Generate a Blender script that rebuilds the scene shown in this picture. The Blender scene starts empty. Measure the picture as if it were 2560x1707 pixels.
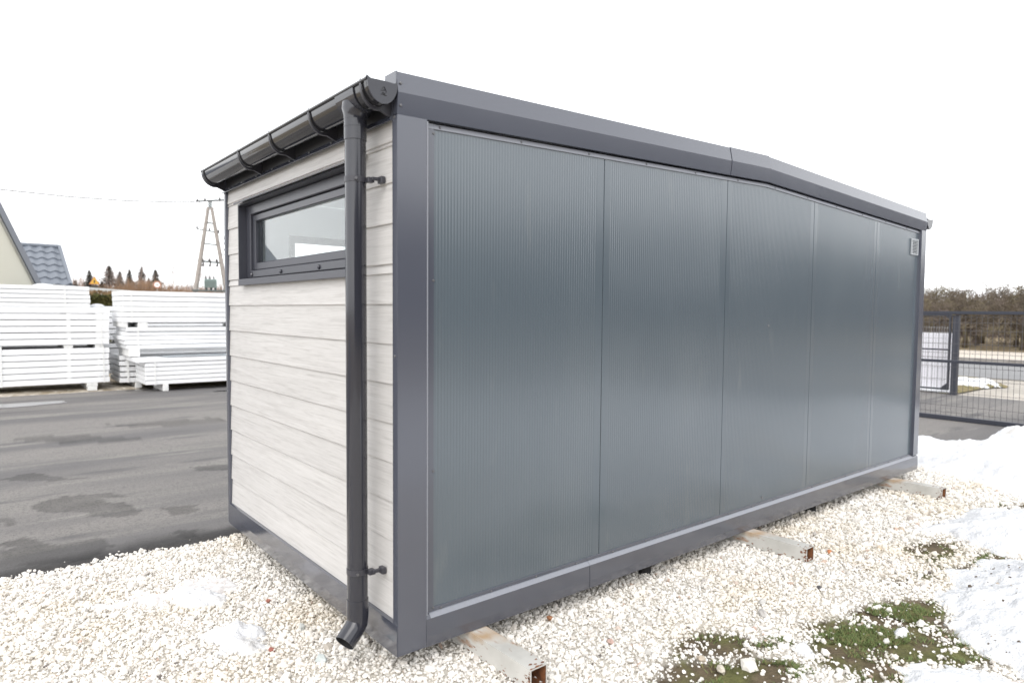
import bpy, bmesh, math, random
import numpy as np
from mathutils import Matrix, Vector
C = bpy.context.scene.collection
R = math.radians
rnd = random.Random(7)
rng = np.random.default_rng(11)

# ------------------------------------------------------------------ camera
cam_d = bpy.data.cameras.new('camera')
cam = bpy.data.objects.new('camera', cam_d); C.objects.link(cam)
yaw, pitch, roll = R(-40.2955), R(-3.0785), R(0.5312)
fw = Vector((-math.sin(yaw)*math.cos(pitch), math.cos(yaw)*math.cos(pitch), math.sin(pitch)))
rt = Vector((math.cos(yaw), math.sin(yaw), 0)); up = rt.cross(fw)
r2 = rt*math.cos(roll)+up*math.sin(roll); u2 = -rt*math.sin(roll)+up*math.cos(roll)
CAM = Vector((-1.3958, -2.5172, 1.5891))
m = Matrix((r2, u2, -fw)).transposed().to_4x4(); m.translation = CAM
cam.matrix_world = m
cam_d.sensor_width = 36; cam_d.lens = 23.63
cam_d.shift_x = -0.01903; cam_d.shift_y = 0.00732
cam_d.clip_start = 0.05; cam_d.clip_end = 2000
cam_d.dof.use_dof = True; cam_d.dof.focus_distance = 4.3; cam_d.dof.aperture_fstop = 2.2
bpy.context.scene.camera = cam

# ------------------------------------------------------------------ sky, sun, exposure
SUN_EL, SUN_AZ = R(45), R(228)       # azimuth clockwise from +Y: behind the camera, to its left
w = bpy.data.worlds.new('World'); bpy.context.scene.world = w; w.use_nodes = True
nt = w.node_tree; nt.nodes.clear()
def wn(t, **kw):
    n = nt.nodes.new(t)
    for k, v in kw.items(): setattr(n, k, v)
    return n
sky = wn('ShaderNodeTexSky', sky_type='NISHITA', sun_disc=False, sun_elevation=SUN_EL, sun_rotation=SUN_AZ, dust_density=3.0, air_density=1.0)
hsv = wn('ShaderNodeHueSaturation'); hsv.inputs['Saturation'].default_value = 0.22; hsv.inputs['Value'].default_value = 1.0
nt.links.new(sky.outputs[0], hsv.inputs['Color'])
bg1 = wn('ShaderNodeBackground'); bg1.inputs['Strength'].default_value = 0.05
nt.links.new(hsv.outputs[0], bg1.inputs['Color'])
tc = wn('ShaderNodeTexCoord'); mp = wn('ShaderNodeMapping'); mp.inputs['Scale'].default_value = (1.2, 1.2, 3.5)
nz = wn('ShaderNodeTexNoise'); nz.inputs['Scale'].default_value = 1.6; nz.inputs['Detail'].default_value = 5
nt.links.new(tc.outputs['Generated'], mp.inputs[0]); nt.links.new(mp.outputs[0], nz.inputs['Vector'])
cr = wn('ShaderNodeValToRGB'); cr.color_ramp.elements[0].position = 0.3; cr.color_ramp.elements[1].position = 0.72
cr.color_ramp.elements[0].color = (0.90, 0.92, 0.95, 1); cr.color_ramp.elements[1].color = (1.0, 1.0, 1.0, 1)
nt.links.new(nz.outputs['Fac'], cr.inputs[0])
bg2 = wn('ShaderNodeBackground'); bg2.inputs['Strength'].default_value = 0.80   # the cloud layer
sx = wn('ShaderNodeSeparateXYZ'); nt.links.new(tc.outputs['Generated'], sx.inputs[0])
gr = wn('ShaderNodeMapRange'); gr.inputs[1].default_value = 0; gr.inputs[2].default_value = 1; gr.inputs[3].default_value = 1.55; gr.inputs[4].default_value = 0.95   # thin bright overcast, whitest low down
nt.links.new(sx.outputs['Z'], gr.inputs[0]); vm = wn('ShaderNodeVectorMath', operation='SCALE')
nt.links.new(cr.outputs[0], vm.inputs[0]); nt.links.new(gr.outputs[0], vm.inputs['Scale']); nt.links.new(vm.outputs[0], bg2.inputs['Color'])
ad = wn('ShaderNodeAddShader'); ou = wn('ShaderNodeOutputWorld')
nt.links.new(bg1.outputs[0], ad.inputs[0]); nt.links.new(bg2.outputs[0], ad.inputs[1]); nt.links.new(ad.outputs[0], ou.inputs[0])
sd = bpy.data.lights.new('sun', 'SUN'); sd.energy = 0.8; sd.angle = R(45); sd.color = (1, 0.97, 0.92)
so = bpy.data.objects.new('sun', sd); C.objects.link(so)
sv = Vector((math.sin(SUN_AZ)*math.cos(SUN_EL), math.cos(SUN_AZ)*math.cos(SUN_EL), math.sin(SUN_EL)))
so.rotation_euler = sv.to_track_quat('Z', 'Y').to_euler()
vs = bpy.context.scene.view_settings
vs.view_transform = 'Standard'; vs.look = 'None'; vs.gamma = 1; vs.use_curve_mapping = False
vs.exposure = 0.57
bpy.context.scene.cycles.max_bounces = 8
bpy.context.scene.cycles.transparent_max_bounces = 16

# ------------------------------------------------------------------ helpers
ORG = {}
def link(name, mesh, m, parent=None, origin=(0,0,0), smooth=False):
    o = bpy.data.objects.new(name, mesh); C.objects.link(o)
    if parent is not None: o.parent = parent
    o.location = Vector(origin) - (ORG[parent.name] if parent is not None else Vector((0,0,0)))
    ORG[o.name] = Vector(origin)
    if m is not None and not mesh.materials: mesh.materials.append(m)
    if smooth: mesh.shade_smooth()
    return o
def tag(o, label=None, cat=None, group=None, kind=None):
    if label: o['label'] = label
    if cat: o['category'] = cat
    if group: o['group'] = group
    if kind: o['kind'] = kind
    return o
def thing(name, loc, label, cat, group=None, rz=0):
    o = bpy.data.objects.new(name, None); C.objects.link(o); o.location = loc; o.rotation_euler.z = rz
    o.empty_display_size = 0.2
    ORG[o.name] = Vector(loc)
    return tag(o, label, cat, group)
class MB:
    def __init__(s): s.bm = bmesh.new()
    def box(s, x0, x1, y0, y1, z0, z1, bev=0):
        if x0 > x1: x0, x1 = x1, x0
        if y0 > y1: y0, y1 = y1, y0
        g = bmesh.ops.create_cube(s.bm, size=1)
        vv = g['verts']
        for v in vv:
            v.co = Vector((x0 if v.co.x < 0 else x1, y0 if v.co.y < 0 else y1, z0 if v.co.z < 0 else z1))
        if bev:
            es = list({e for v in vv for e in v.link_edges})
            bmesh.ops.bevel(s.bm, geom=es, offset=bev, segments=1, affect='EDGES', clamp_overlap=True)
        return s
    def face(s, pts): 
        s.bm.faces.new([s.bm.verts.new(p) for p in pts]); return s
    def loft(s, secs, cap=True, close=True):
        rings = [[s.bm.verts.new(p) for p in q] for q in secs]
        n = len(rings[0])
        for a, b in zip(rings, rings[1:]):
            for i in range(n if close else n-1):
                j = (i+1) % n
                s.bm.faces.new((a[i], a[j], b[j], b[i]))
        if cap and close:
            s.bm.faces.new(rings[0]); s.bm.faces.new(rings[-1][::-1])
        return s
    def prism(s, pts, ax, a, b):
        f = {'x': lambda p, c: (c, p[0], p[1]), 'y': lambda p, c: (p[0], c, p[1]), 'z': lambda p, c: (p[0], p[1], c)}[ax]
        return s.loft([[f(p, a) for p in pts], [f(p, b) for p in pts]])
    def tube(s, path, r, n=8, cap=True):
        path = [Vector(p) for p in path]
        if not isinstance(r, (list, tuple)): r = [r]*len(path)
        secs = []; px = None
        for i, p in enumerate(path):
            t = (path[min(i+1, len(path)-1)] - path[max(i-1, 0)]).normalized()
            if px is None:
                px = t.orthogonal().normalized()
            px = (px - t*px.dot(t)).normalized(); py = t.cross(px)
            secs.append([p + px*math.cos(2*math.pi*k/n)*r[i] + py*math.sin(2*math.pi*k/n)*r[i] for k in range(n)])
        return s.loft(secs, cap)
    def build(s, name, m, parent=None, origin=None, smooth=False):
        org = Vector(origin) if origin is not None else (ORG[parent.name] if parent is not None else Vector((0,0,0)))
        bmesh.ops.recalc_face_normals(s.bm, faces=s.bm.faces)
        bmesh.ops.translate(s.bm, verts=s.bm.verts, vec=-org)
        me = bpy.data.meshes.new(name); s.bm.to_mesh(me); s.bm.free()
        return link(name, me, m, parent, org, smooth)
def npmesh(name, V, F, m, parent=None, origin=(0,0,0), col=None, smooth=False):
    """numpy verts (n,3) and tris/quads (f,k) to an object"""
    V = np.asarray(V, np.float32) - np.asarray(origin, np.float32); F = np.asarray(F, np.int32); k = F.shape[1]
    me = bpy.data.meshes.new(name)
    me.vertices.add(len(V)); me.vertices.foreach_set('co', V.ravel())
    me.loops.add(F.size); me.loops.foreach_set('vertex_index', F.ravel())
    me.polygons.add(len(F)); me.polygons.foreach_set('loop_start', np.arange(0, F.size, k, dtype=np.int32))
    me.update(calc_edges=True)
    if col is not None:
        a = me.color_attributes.new('tint', 'FLOAT_COLOR', 'POINT')
        cc = np.ones((len(V), 4), np.float32); cc[:, :col.shape[1]] = col
        a.data.foreach_set('color', cc.ravel())
    o = link(name, me, m, parent, origin, smooth)
    if not smooth: me.shade_flat()
    return o
def copy_tree(o, parent=None):
    c = o.copy(); C.objects.link(c)
    if parent is not None:
        c.parent = parent
    ORG[c.name] = ORG[o.name]
    for ch in o.children: copy_tree(ch, c)
    return c
def inpoly(P, poly):
    poly = np.asarray(poly); x, y = P[:, 0], P[:, 1]; ins = np.zeros(len(P), bool)
    for (x0, y0), (x1, y1) in zip(poly, np.roll(poly, -1, 0)):
        if y0 == y1: continue
        c = ((y0 > y) != (y1 > y)) & (x < (x1-x0)*(y-y0)/(y1-y0)+x0)
        ins ^= c
    return ins
def edgedist(P, poly):
    poly = np.asarray(poly, float); d = np.full(len(P), 1e9)
    for a, b in zip(poly, np.roll(poly, -1, 0)):
        ab = b-a; L = ab@ab
        t = np.clip(((P-a)@ab)/max(L, 1e-9), 0, 1)
        d = np.minimum(d, np.linalg.norm(P-(a+t[:, None]*ab), axis=1))
    return d
_tab = rng.random((256, 256))
def vnoise(x, y):
    xi = np.floor(x).astype(int); yi = np.floor(y).astype(int); fx = x-xi; fy = y-yi
    fx = fx*fx*(3-2*fx); fy = fy*fy*(3-2*fy)
    g = lambda a, b: _tab[a & 255, b & 255]
    return (g(xi, yi)*(1-fx)+g(xi+1, yi)*fx)*(1-fy)+(g(xi, yi+1)*(1-fx)+g(xi+1, yi+1)*fx)*fy
def fbm(x, y, o=4):
    s = 0; a = .5
    for i in range(o): s = s+a*vnoise(x*2**i+17*i, y*2**i+31*i); a *= .5
    return s

# ------------------------------------------------------------------ materials
def mat(name, col, rough=.5, metal=0, spec=.5, crough=.12, bump=None, var=None, coat=0, obj_var=0):
    """plain painted surface: base colour with optional noise variation (scale, colour, amount, stretch) and bump (scale, strength, stretch, detail)"""
    m = bpy.data.materials.new(name); m.use_nodes = True
    n = m.node_tree.nodes; l = m.node_tree.links; b = n['Principled BSDF']
    b.inputs['Base Color'].default_value = (*col, 1); b.inputs['Roughness'].default_value = rough
    b.inputs['Metallic'].default_value = metal; b.inputs['Specular IOR Level'].default_value = spec
    b.inputs['Coat Weight'].default_value = coat; b.inputs['Coat Roughness'].default_value = crough
    t = n.new('ShaderNodeTexCoord')
    def noise(scale, stretch=(1,1,1), detail=4):
        mpn = n.new('ShaderNodeMapping'); mpn.inputs['Scale'].default_value = stretch
        l.new(t.outputs['Object'], mpn.inputs[0])
        q = n.new('ShaderNodeTexNoise'); q.inputs['Scale'].default_value = scale; q.inputs['Detail'].default_value = detail
        l.new(mpn.outputs[0], q.inputs['Vector']); return q
    last = None
    if var:
        for (scale, c2, lo, hi, stretch) in var:
            q = noise(scale, stretch, 6)
            r = n.new('ShaderNodeMapRange'); r.inputs[1].default_value = lo; r.inputs[2].default_value = hi
            l.new(q.outputs['Fac'], r.inputs[0])
            mx = n.new('ShaderNodeMix'); mx.data_type = 'RGBA'
            l.new(r.outputs[0], mx.inputs['Factor'])
            if last is None: mx.inputs['A'].default_value = (*col, 1)
            else: l.new(last, mx.inputs['A'])
            mx.inputs['B'].default_value = (*c2, 1); last = mx.outputs['Result']
    if obj_var:
        oi = n.new('ShaderNodeObjectInfo'); r = n.new('ShaderNodeMapRange'); r.inputs[3].default_value = 1-obj_var; r.inputs[4].default_value = 1+obj_var
        l.new(oi.outputs['Random'], r.inputs[0])
        h = n.new('ShaderNodeHueSaturation'); l.new(r.outputs[0], h.inputs['Value'])
        if last is None: h.inputs['Color'].default_value = (*col, 1)
        else: l.new(last, h.inputs['Color'])
        last = h.outputs[0]
    if last is not None: l.new(last, b.inputs['Base Color'])
    if bump:
        prev = None
        for (scale, st, dist, stretch) in bump:
            q = noise(scale, stretch, 3)
            bp = n.new('ShaderNodeBump'); bp.inputs['Strength'].default_value = st; bp.inputs['Distance'].default_value = dist
            l.new(q.outputs['Fac'], bp.inputs['Height'])
            if prev: l.new(prev, bp.inputs['Normal'])
            prev = bp.outputs[0]
        l.new(prev, b.inputs['Normal'])
    return m
def tintmat(name, rough=.8, mul=None, spec=.3, bump=None):
    m = mat(name, (.5,.5,.5), rough, spec=spec, bump=bump)
    n = m.node_tree.nodes; l = m.node_tree.links
    a = n.new('ShaderNodeVertexColor'); a.layer_name = 'tint'
    l.new(a.outputs[0], n['Principled BSDF'].inputs['Base Color'])
    return m
I3 = (1,1,1)
M = {}
M['frame'] = mat('anthracite_steel', (.066,.072,.096), .22, spec=.9, coat=.6, crough=.16, bump=[(1.2, .12, .03, I3), (900, .03, .001, I3)])
M['rail'] = mat('anthracite_steel_flat', (.058,.063,.084), .16, spec=.9, coat=.7, crough=.1, bump=[(2.0, .10, .02, I3), (900, .03, .001, I3)])
M['panel'] = mat('grey_sandwich_panel', (.077,.099,.120), .23, spec=.9, coat=.55, crough=.16, obj_var=.03, var=[(1.6, (.088,.110,.130), .5, .72, (1,1,.35)), (9, (.10,.12,.135), .64, .76, (1,1,.2))], bump=[(.8, .13, .03, I3), (1200, .04, .001, I3)])
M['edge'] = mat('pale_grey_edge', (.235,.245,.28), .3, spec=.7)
M['gutter'] = mat('gloss_black_pvc', (.018,.018,.021), .10, spec=.6, coat=.25, crough=.05, bump=[(6, .05, .01, I3)])
M['pipe'] = mat('gloss_grey_steel', (.026,.027,.036), .12, spec=.6, coat=.2, crough=.05, bump=[(4, .05, .01, (1,1,.3))])
M['clamp'] = mat('dark_clamp', (.045,.045,.055), .35)
M['eaves'] = mat('dark_eaves_metal', (.03,.03,.034), .4)
M['winframe'] = mat('graphite_window_foil', (.052,.054,.068), .3, bump=[(300, .06, .001, (1,1,1))])
M['screw'] = mat('screw_head', (.14,.14,.15), .3, metal=.5)
M['dark'] = mat('black_rubber', (.012,.012,.013), .7)
M['lining'] = mat('white_lining', (.88,.89,.90), .4)
M['floorin'] = mat('grey_vinyl', (.66,.64,.61), .5)
M['white'] = mat('white_lacquer', (.90,.905,.915), .32, obj_var=.025, var=[(.9, (.77,.78,.81), .5, .75, I3)])
M['foam'] = mat('white_foam', (.80,.80,.79), .8, var=[(12, (.66,.66,.64), .5, .75, I3)], bump=[(60, .3, .004, I3)])
M['strap'] = mat('white_strap', (.85,.85,.84), .4)
M['film'] = mat('icy_film', (.62,.66,.70), .25, var=[(5, (.42,.46,.50), .45, .65, (1,3,1))], bump=[(14, .4, .01, I3)])
def siding_mat():
    m = bpy.data.materials.new('pale_wood_siding'); m.use_nodes = True
    n = m.node_tree.nodes; l = m.node_tree.links; b = n['Principled BSDF']
    t = n.new('ShaderNodeTexCoord'); oi = n.new('ShaderNodeObjectInfo')
    ad = n.new('ShaderNodeVectorMath'); ad.operation = 'MULTIPLY_ADD'
    cb = n.new('ShaderNodeCombineXYZ')
    l.new(oi.outputs['Random'], cb.inputs[1]); l.new(oi.outputs['Random'], cb.inputs[0])
    l.new(cb.outputs[0], ad.inputs[0]); ad.inputs[1].default_value = (37, 53, 0); l.new(t.outputs['Object'], ad.inputs[2])
    def nz(sc, stretch, det, dist=0):
        mp = n.new('ShaderNodeMapping'); mp.inputs['Scale'].default_value = stretch; l.new(ad.outputs[0], mp.inputs[0])
        q = n.new('ShaderNodeTexNoise'); q.inputs['Scale'].default_value = sc; q.inputs['Detail'].default_value = det; q.inputs['Distortion'].default_value = dist
        l.new(mp.outputs[0], q.inputs['Vector']); return q
    a = nz(5, (1, .45, 14), 6, 1.2); c = nz(60, (1, .18, 5), 5, .3); d = nz(1.3, (1, 1, 3), 2)
    mx = n.new('ShaderNodeMath'); mx.operation = 'MULTIPLY_ADD'; l.new(c.outputs['Fac'], mx.inputs[0]); mx.inputs[1].default_value = .5
    l.new(a.outputs['Fac'], mx.inputs[2])
    r = n.new('ShaderNodeValToRGB'); e = r.color_ramp.elements
    e[0].position = .45; e[0].color = (.42,.405,.395,1); e[1].position = .98; e[1].color = (.60,.585,.575,1)
    e2 = r.color_ramp.elements.new(.72); e2.color = (.54,.525,.512,1)
    l.new(mx.outputs[0], r.inputs[0])
    h = n.new('ShaderNodeHueSaturation'); mr = n.new('ShaderNodeMapRange'); mr.inputs[3].default_value = .93; mr.inputs[4].default_value = 1.05; mv = n.new('ShaderNodeMath'); mv.operation = 'MULTIPLY_ADD'; l.new(oi.outputs['Random'], mv.inputs[0]); mv.inputs[1].default_value = .07; mv.inputs[2].default_value = .965; mm = n.new('ShaderNodeMath'); mm.operation = 'MULTIPLY'; l.new(mv.outputs[0], mm.inputs[1])
    l.new(d.outputs['Fac'], mr.inputs[0]); l.new(mr.outputs[0], mm.inputs[0]); l.new(mm.outputs[0], h.inputs['Value']); l.new(r.outputs[0], h.inputs['Color'])
    l.new(h.outputs[0], b.inputs['Base Color']); b.inputs['Roughness'].default_value = .55
    bp = n.new('ShaderNodeBump'); bp.inputs['Strength'].default_value = .25; bp.inputs['Distance'].default_value = .002
    l.new(mx.outputs[0], bp.inputs['Height']); l.new(bp.outputs[0], b.inputs['Normal'])
    return m
M['siding'] = siding_mat()
def glass_mat(ior=2.0):
    m = bpy.data.materials.new('window_glass'); m.use_nodes = True
    n = m.node_tree.nodes; l = m.node_tree.links; n.clear()
    o = n.new('ShaderNodeOutputMaterial'); tr = n.new('ShaderNodeBsdfTransparent'); gl = n.new('ShaderNodeBsdfGlossy')
    tr.inputs[0].default_value = (.93,.96,.96,1); gl.inputs['Roughness'].default_value = .003
    fr = n.new('ShaderNodeFresnel'); ge = n.new('ShaderNodeNewGeometry'); io = n.new('ShaderNodeMix')
    io.inputs['A'].default_value = ior; io.inputs['B'].default_value = 1/ior; l.new(ge.outputs['Backfacing'], io.inputs['Factor']); l.new(io.outputs['Result'], fr.inputs[0])   # same reflectance from both sides of the pane
    mx = n.new('ShaderNodeMixShader'); l.new(fr.outputs[0], mx.inputs[0]); l.new(tr.outputs[0], mx.inputs[1]); l.new(gl.outputs[0], mx.inputs[2])
    l.new(mx.outputs[0], o.inputs[0]); return m
M['glass'] = glass_mat(); M['clearglass'] = glass_mat(1.4)
M['tube'] = mat('weathered_white_steel', (.56,.55,.52), .55, var=[(7, (.46,.45,.42), .45, .7, I3), (5, (.42,.26,.12), .58, .72, (1,.45,1)), (16, (.30,.13,.04), .62, .72, (1,.35,1)), (60, (.22,.09,.03), .66, .74, (1,.3,1))], bump=[(30, .2, .003, I3)])
M['rust'] = mat('rust', (.25,.10,.04), .8, var=[(25, (.10,.045,.025), .4, .65, I3), (9, (.42,.20,.07), .55, .7, I3)], bump=[(60, .4, .004, I3)])
M['gravel'] = tintmat('limestone_chips', .75, spec=.25)
M['stone'] = tintmat('loose_stone', .7, spec=.3, bump=[(25, .5, .01, I3)])
M['snow'] = mat('snow', (.745,.755,.775), .65, spec=.2, var=[(3, (.69,.70,.73), .45, .7, I3), (2.2, (.62,.60,.575), .58, .72, I3), (55, (.20,.17,.15), .69, .76, I3), (140, (.30,.27,.25), .67, .75, I3)], bump=[(9, .7, .04, I3), (60, .8, .012, I3), (220, .5, .004, I3)])
M['ice'] = mat('grey_slush', (.62,.59,.58), .35, var=[(18, (.76,.76,.77), .45, .65, I3)], bump=[(16, .5, .02, I3)])
M['grass'] = tintmat('grass_blades', .6)
M['cream'] = mat('cream_render', (.70,.69,.60), .85, bump=[(120, .15, .003, I3)])
M['roofgrey'] = mat('grey_metal_roof', (.13,.145,.18), .4)
M['rooftile'] = mat('grey_tile_sheet', (.19,.21,.245), .33)
M['soffit'] = mat('white_soffit', (.75,.76,.76), .6)
M['fence'] = mat('anthracite_gate', (.035,.038,.052), .5)
M['wire'] = mat('grey_wire', (.10,.095,.10), .5)
M['galv'] = mat('galvanised_steel', (.40,.40,.40), .4)
M['banner'] = mat('white_banner', (.80,.79,.84), .5, bump=[(1.5, .3, .05, I3)])
M['concrete_pole'] = mat('old_concrete', (.34,.31,.29), .85, var=[(3, (.27,.245,.23), .4, .7, I3)])
M['steelgrn'] = mat('weathered_grey_steel', (.10,.12,.12), .5)
M['trafo'] = mat('grey_transformer', (.26,.32,.31), .45)
M['ceramic'] = mat('brown_ceramic', (.06,.05,.05), .3)
M['bark'] = mat('orchard_bark', (.105,.080,.058), .9, var=[(5, (.15,.135,.07), .45, .65, I3)], bump=[(20, .5, .02, I3)])
M['twig'] = mat('orchard_twigs', (.135,.108,.082), .9, var=[(1.2, (.18,.155,.075), .5, .68, I3), (.6, (.15,.115,.115), .52, .7, I3)])
M['birch'] = mat('birch_bark', (.62,.60,.58), .8, var=[(8, (.15,.13,.12), .62, .7, (1,1,4))])
M['birchtwig'] = mat('birch_twigs', (.30,.235,.21), .9)
M['brush'] = mat('brown_brush', (.34,.21,.125), .9, var=[(.8, (.24,.17,.12), .45, .65, I3)])
M['needle'] = mat('conifer_needles', (.105,.097,.075), .85, var=[(.7, (.17,.13,.105), .42, .65, I3)], obj_var=.15)
M['hedge'] = mat('thuja_leaves', (.085,.085,.022), .8, var=[(2.0, (.14,.115,.035), .45, .68, I3), (6, (.045,.05,.015), .55, .7, I3)])
M['hedgetop'] = mat('brown_thuja_top', (.26,.17,.09), .9)
M['sign_y'] = mat('yellow_sign', (.62,.36,.05), .5); M['sign_r'] = mat('sign_orange_red', (.42,.17,.10), .5)
M['sign_w'] = mat('sign_white', (.8,.8,.8), .5); M['sign_k'] = mat('sign_dark', (.05,.04,.03), .5)

# outlines on the ground, metres
SNOW_MID=[(3.949, -0.565), (4.121, -0.573), (4.35, -0.649), (4.668, -0.677), (4.931, -0.645), (5.016, -0.743), (5.301, -0.97), (5.796, -1.486), (5.146, -1.951), (3.998, -2.063), (4.006, -1.419), (3.92, -1.302), (3.857, -1.212), (3.863, -1.094), (3.943, -1.03), (4.021, -0.913), (4.081, -0.795), (3.964, -0.676)]
SNOW_NEAR=[(2.82, -1.109), (3.027, -1.183), (3.216, -1.105), (3.268, -1.041), (3.371, -1.159), (3.641, -1.156), (3.82, -1.222), (3.882, -1.311), (3.968, -1.427), (3.931, -2.07), (2.348, -2.224), (1.88, -1.984), (2.09, -1.743), (2.19, -1.673), (2.242, -1.579), (2.266, -1.495), (2.324, -1.434), (2.469, -1.367), (2.571, -1.351), (2.701, -1.244)]
SNOW_LOW=[(1.792, -1.319), (1.913, -1.36), (2.032, -1.448), (2.072, -1.519), (2.094, -1.613), (2.103, -1.676), (2.073, -1.747), (1.848, -1.984), (1.6, -1.886), (1.487, -1.517), (1.684, -1.41), (1.743, -1.381)]
SNOW_HEAP=[(6.298, 0.422), (6.26, 0.187), (6.152, -0.09), (6.074, -0.296), (5.949, -0.448), (5.798, -0.641), (5.701, -0.783), (5.556, -0.909), (5.86, -1.476)]
MOSS=[[(2.341, -0.979), (2.574, -1.028), (2.75, -1.142), (2.673, -1.194), (2.537, -1.298), (2.386, -1.347), (2.344, -1.45), (2.266, -1.517), (2.23, -1.609), (2.055, -1.524), (2.021, -1.458), (1.796, -1.332), (1.678, -1.405), (1.54, -1.292), (1.63, -1.215), (1.599, -1.073), (1.823, -0.935), (1.924, -0.874), (2.075, -0.972), (2.212, -0.981)], [(1.22, -0.577), (1.376, -0.594), (1.53, -0.696), (1.474, -0.807), (1.389, -0.841), (1.277, -0.75), (1.103, -0.608), (1.116, -0.577)], [(0.945, -0.635), (1.138, -0.716), (1.245, -0.843), (1.336, -0.839), (1.42, -0.927), (1.425, -1.009), (1.342, -1.071), (1.173, -1.102), (0.741, -0.748), (0.93, -0.715)], [(3.47, -0.778), (3.701, -0.747), (3.931, -0.887), (3.707, -0.968), (3.421, -0.94)], [(3.35, -1.052), (3.436, -1.14), (3.282, -1.158), (3.255, -1.102)], [(2.862, -0.887), (2.913, -0.945), (2.844, -0.971), (2.81, -0.927)], [(3.797, -1.082), (3.895, -1.202), (3.676, -1.222), (3.502, -1.12)], [(5.339, -0.777), (5.485, -0.926), (5.469, -1.104), (5.242, -0.923)], [(3.119, -0.956), (3.155, -1.021), (3.085, -1.016)], [(3.321, -0.974), (3.358, -1.011), (3.282, -1.016)]]
GREEN=[[(2.341, -0.979), (2.574, -1.028), (2.75, -1.142), (2.516, -1.28), (2.374, -1.191), (2.276, -1.111), (2.276, -1.007)], [(1.816, -0.93), (1.998, -1.007), (2.16, -1.091), (2.291, -1.221), (2.12, -1.268), (1.917, -1.168), (1.728, -0.992)], [(1.474, -0.807), (1.727, -0.787), (1.703, -0.883), (1.59, -0.944), (1.48, -0.875)], [(1.359, -0.877), (1.417, -0.964), (1.497, -1.124), (1.445, -1.173), (1.344, -1.132), (1.391, -1.019)], [(1.57, -1.257), (1.605, -1.286), (1.563, -1.311), (1.509, -1.277)], [(3.571, -1.1), (3.805, -1.13), (3.712, -1.175), (3.511, -1.127)], [(2.285, -1.424), (2.291, -1.474), (2.184, -1.491)]]
ICE_A=[(-0.955, 1.728), (-0.888, 1.71), (-0.771, 1.639), (-0.658, 1.65), (-0.546, 1.639), (-0.461, 1.737), (-0.336, 1.739), (-0.237, 1.629), (-0.161, 1.509), (-0.182, 1.427), (-0.26, 1.434), (-0.305, 1.364), (-0.531, 1.495), (-0.655, 1.472), (-0.757, 1.506), (-0.853, 1.557), (-0.913, 1.622)]
LUMP_A=[(-0.493, 1.596), (-0.429, 1.598), (-0.396, 1.504), (-0.329, 1.573), (-0.294, 1.517), (-0.305, 1.39), (-0.295, 1.343), (-0.332, 1.271), (-0.395, 1.297), (-0.47, 1.273), (-0.498, 1.344), (-0.529, 1.469)]
LUMP_B=[(-0.571, 0.994), (-0.532, 1.024), (-0.47, 0.963), (-0.395, 1.051), (-0.325, 1.006), (-0.311, 0.896), (-0.332, 0.809), (-0.383, 0.751), (-0.344, 0.633), (-0.411, 0.642), (-0.5, 0.661), (-0.539, 0.737), (-0.528, 0.851), (-0.575, 0.879)]
STAINS=[[(-0.999, 4.166), (-0.73, 4.37), (-0.417, 3.705), (-0.333, 3.484), (-0.394, 3.312), (-0.634, 3.433), (-0.772, 3.685), (-0.981, 3.822)], [(-1.242, 3.127), (-1.099, 3.178), (-0.953, 2.895), (-0.641, 2.81), (-0.72, 2.603), (-0.83, 2.49), (-1.072, 2.544), (-1.26, 2.605)], [(-0.77, 4.28), (-0.47, 4.182), (-0.351, 3.915), (-0.616, 4.024)], [(-0.2, 3.378), (0.046, 3.337), (-0.075, 3.101), (-0.187, 3.148)], [(-1.218, 3.83), (-1.114, 3.816), (-1.176, 3.6), (-1.225, 3.614)], [(-0.297, 2.711), (-0.14, 2.709), (-0.167, 2.488), (-0.294, 2.533)], [(-1.167, 5.283), (-0.934, 5.416), (-0.542, 4.894), (-0.871, 4.909)], [(0.292, 4.802), (0.625, 4.664), (0.558, 4.428), (0.274, 4.559)], [(-1.082, 7.752), (-0.233, 7.466), (0.257, 6.725), (-0.474, 6.879)], [(0.111, 8.236), (1.441, 7.955), (1.403, 7.397), (0.278, 7.674)]]

# ------------------------------------------------------------------ ground
def ground_mat():
    m = mat('winter_ground', (.26,.21,.15), .9, var=[(.35, (.34,.29,.21), .42, .62, I3), (2.5, (.17,.14,.08), .5, .7, I3)], bump=[(12, .5, .03, I3)])
    return m
M['ground'] = ground_mat()
g = MB().face([(-700,-700,-.06),(900,-700,-.06),(900,900,-.06),(-700,900,-.06)]).build('ground', M['ground']); tag(g, kind='structure')

def grid(xs, ys):
    X, Y = np.meshgrid(xs, ys, indexing='ij'); n, k = X.shape
    i = np.arange(n*k).reshape(n, k)
    F = np.stack([i[:-1,:-1], i[1:,:-1], i[1:,1:], i[:-1,1:]], -1).reshape(-1, 4)
    return X.ravel(), Y.ravel(), F
def wob(P, s, a):          # irregular outlines
    return P + a*np.stack([fbm(P[:,0]*s, P[:,1]*s)-.47, fbm(P[:,0]*s+50, P[:,1]*s+80)-.47], 1)*2

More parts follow.
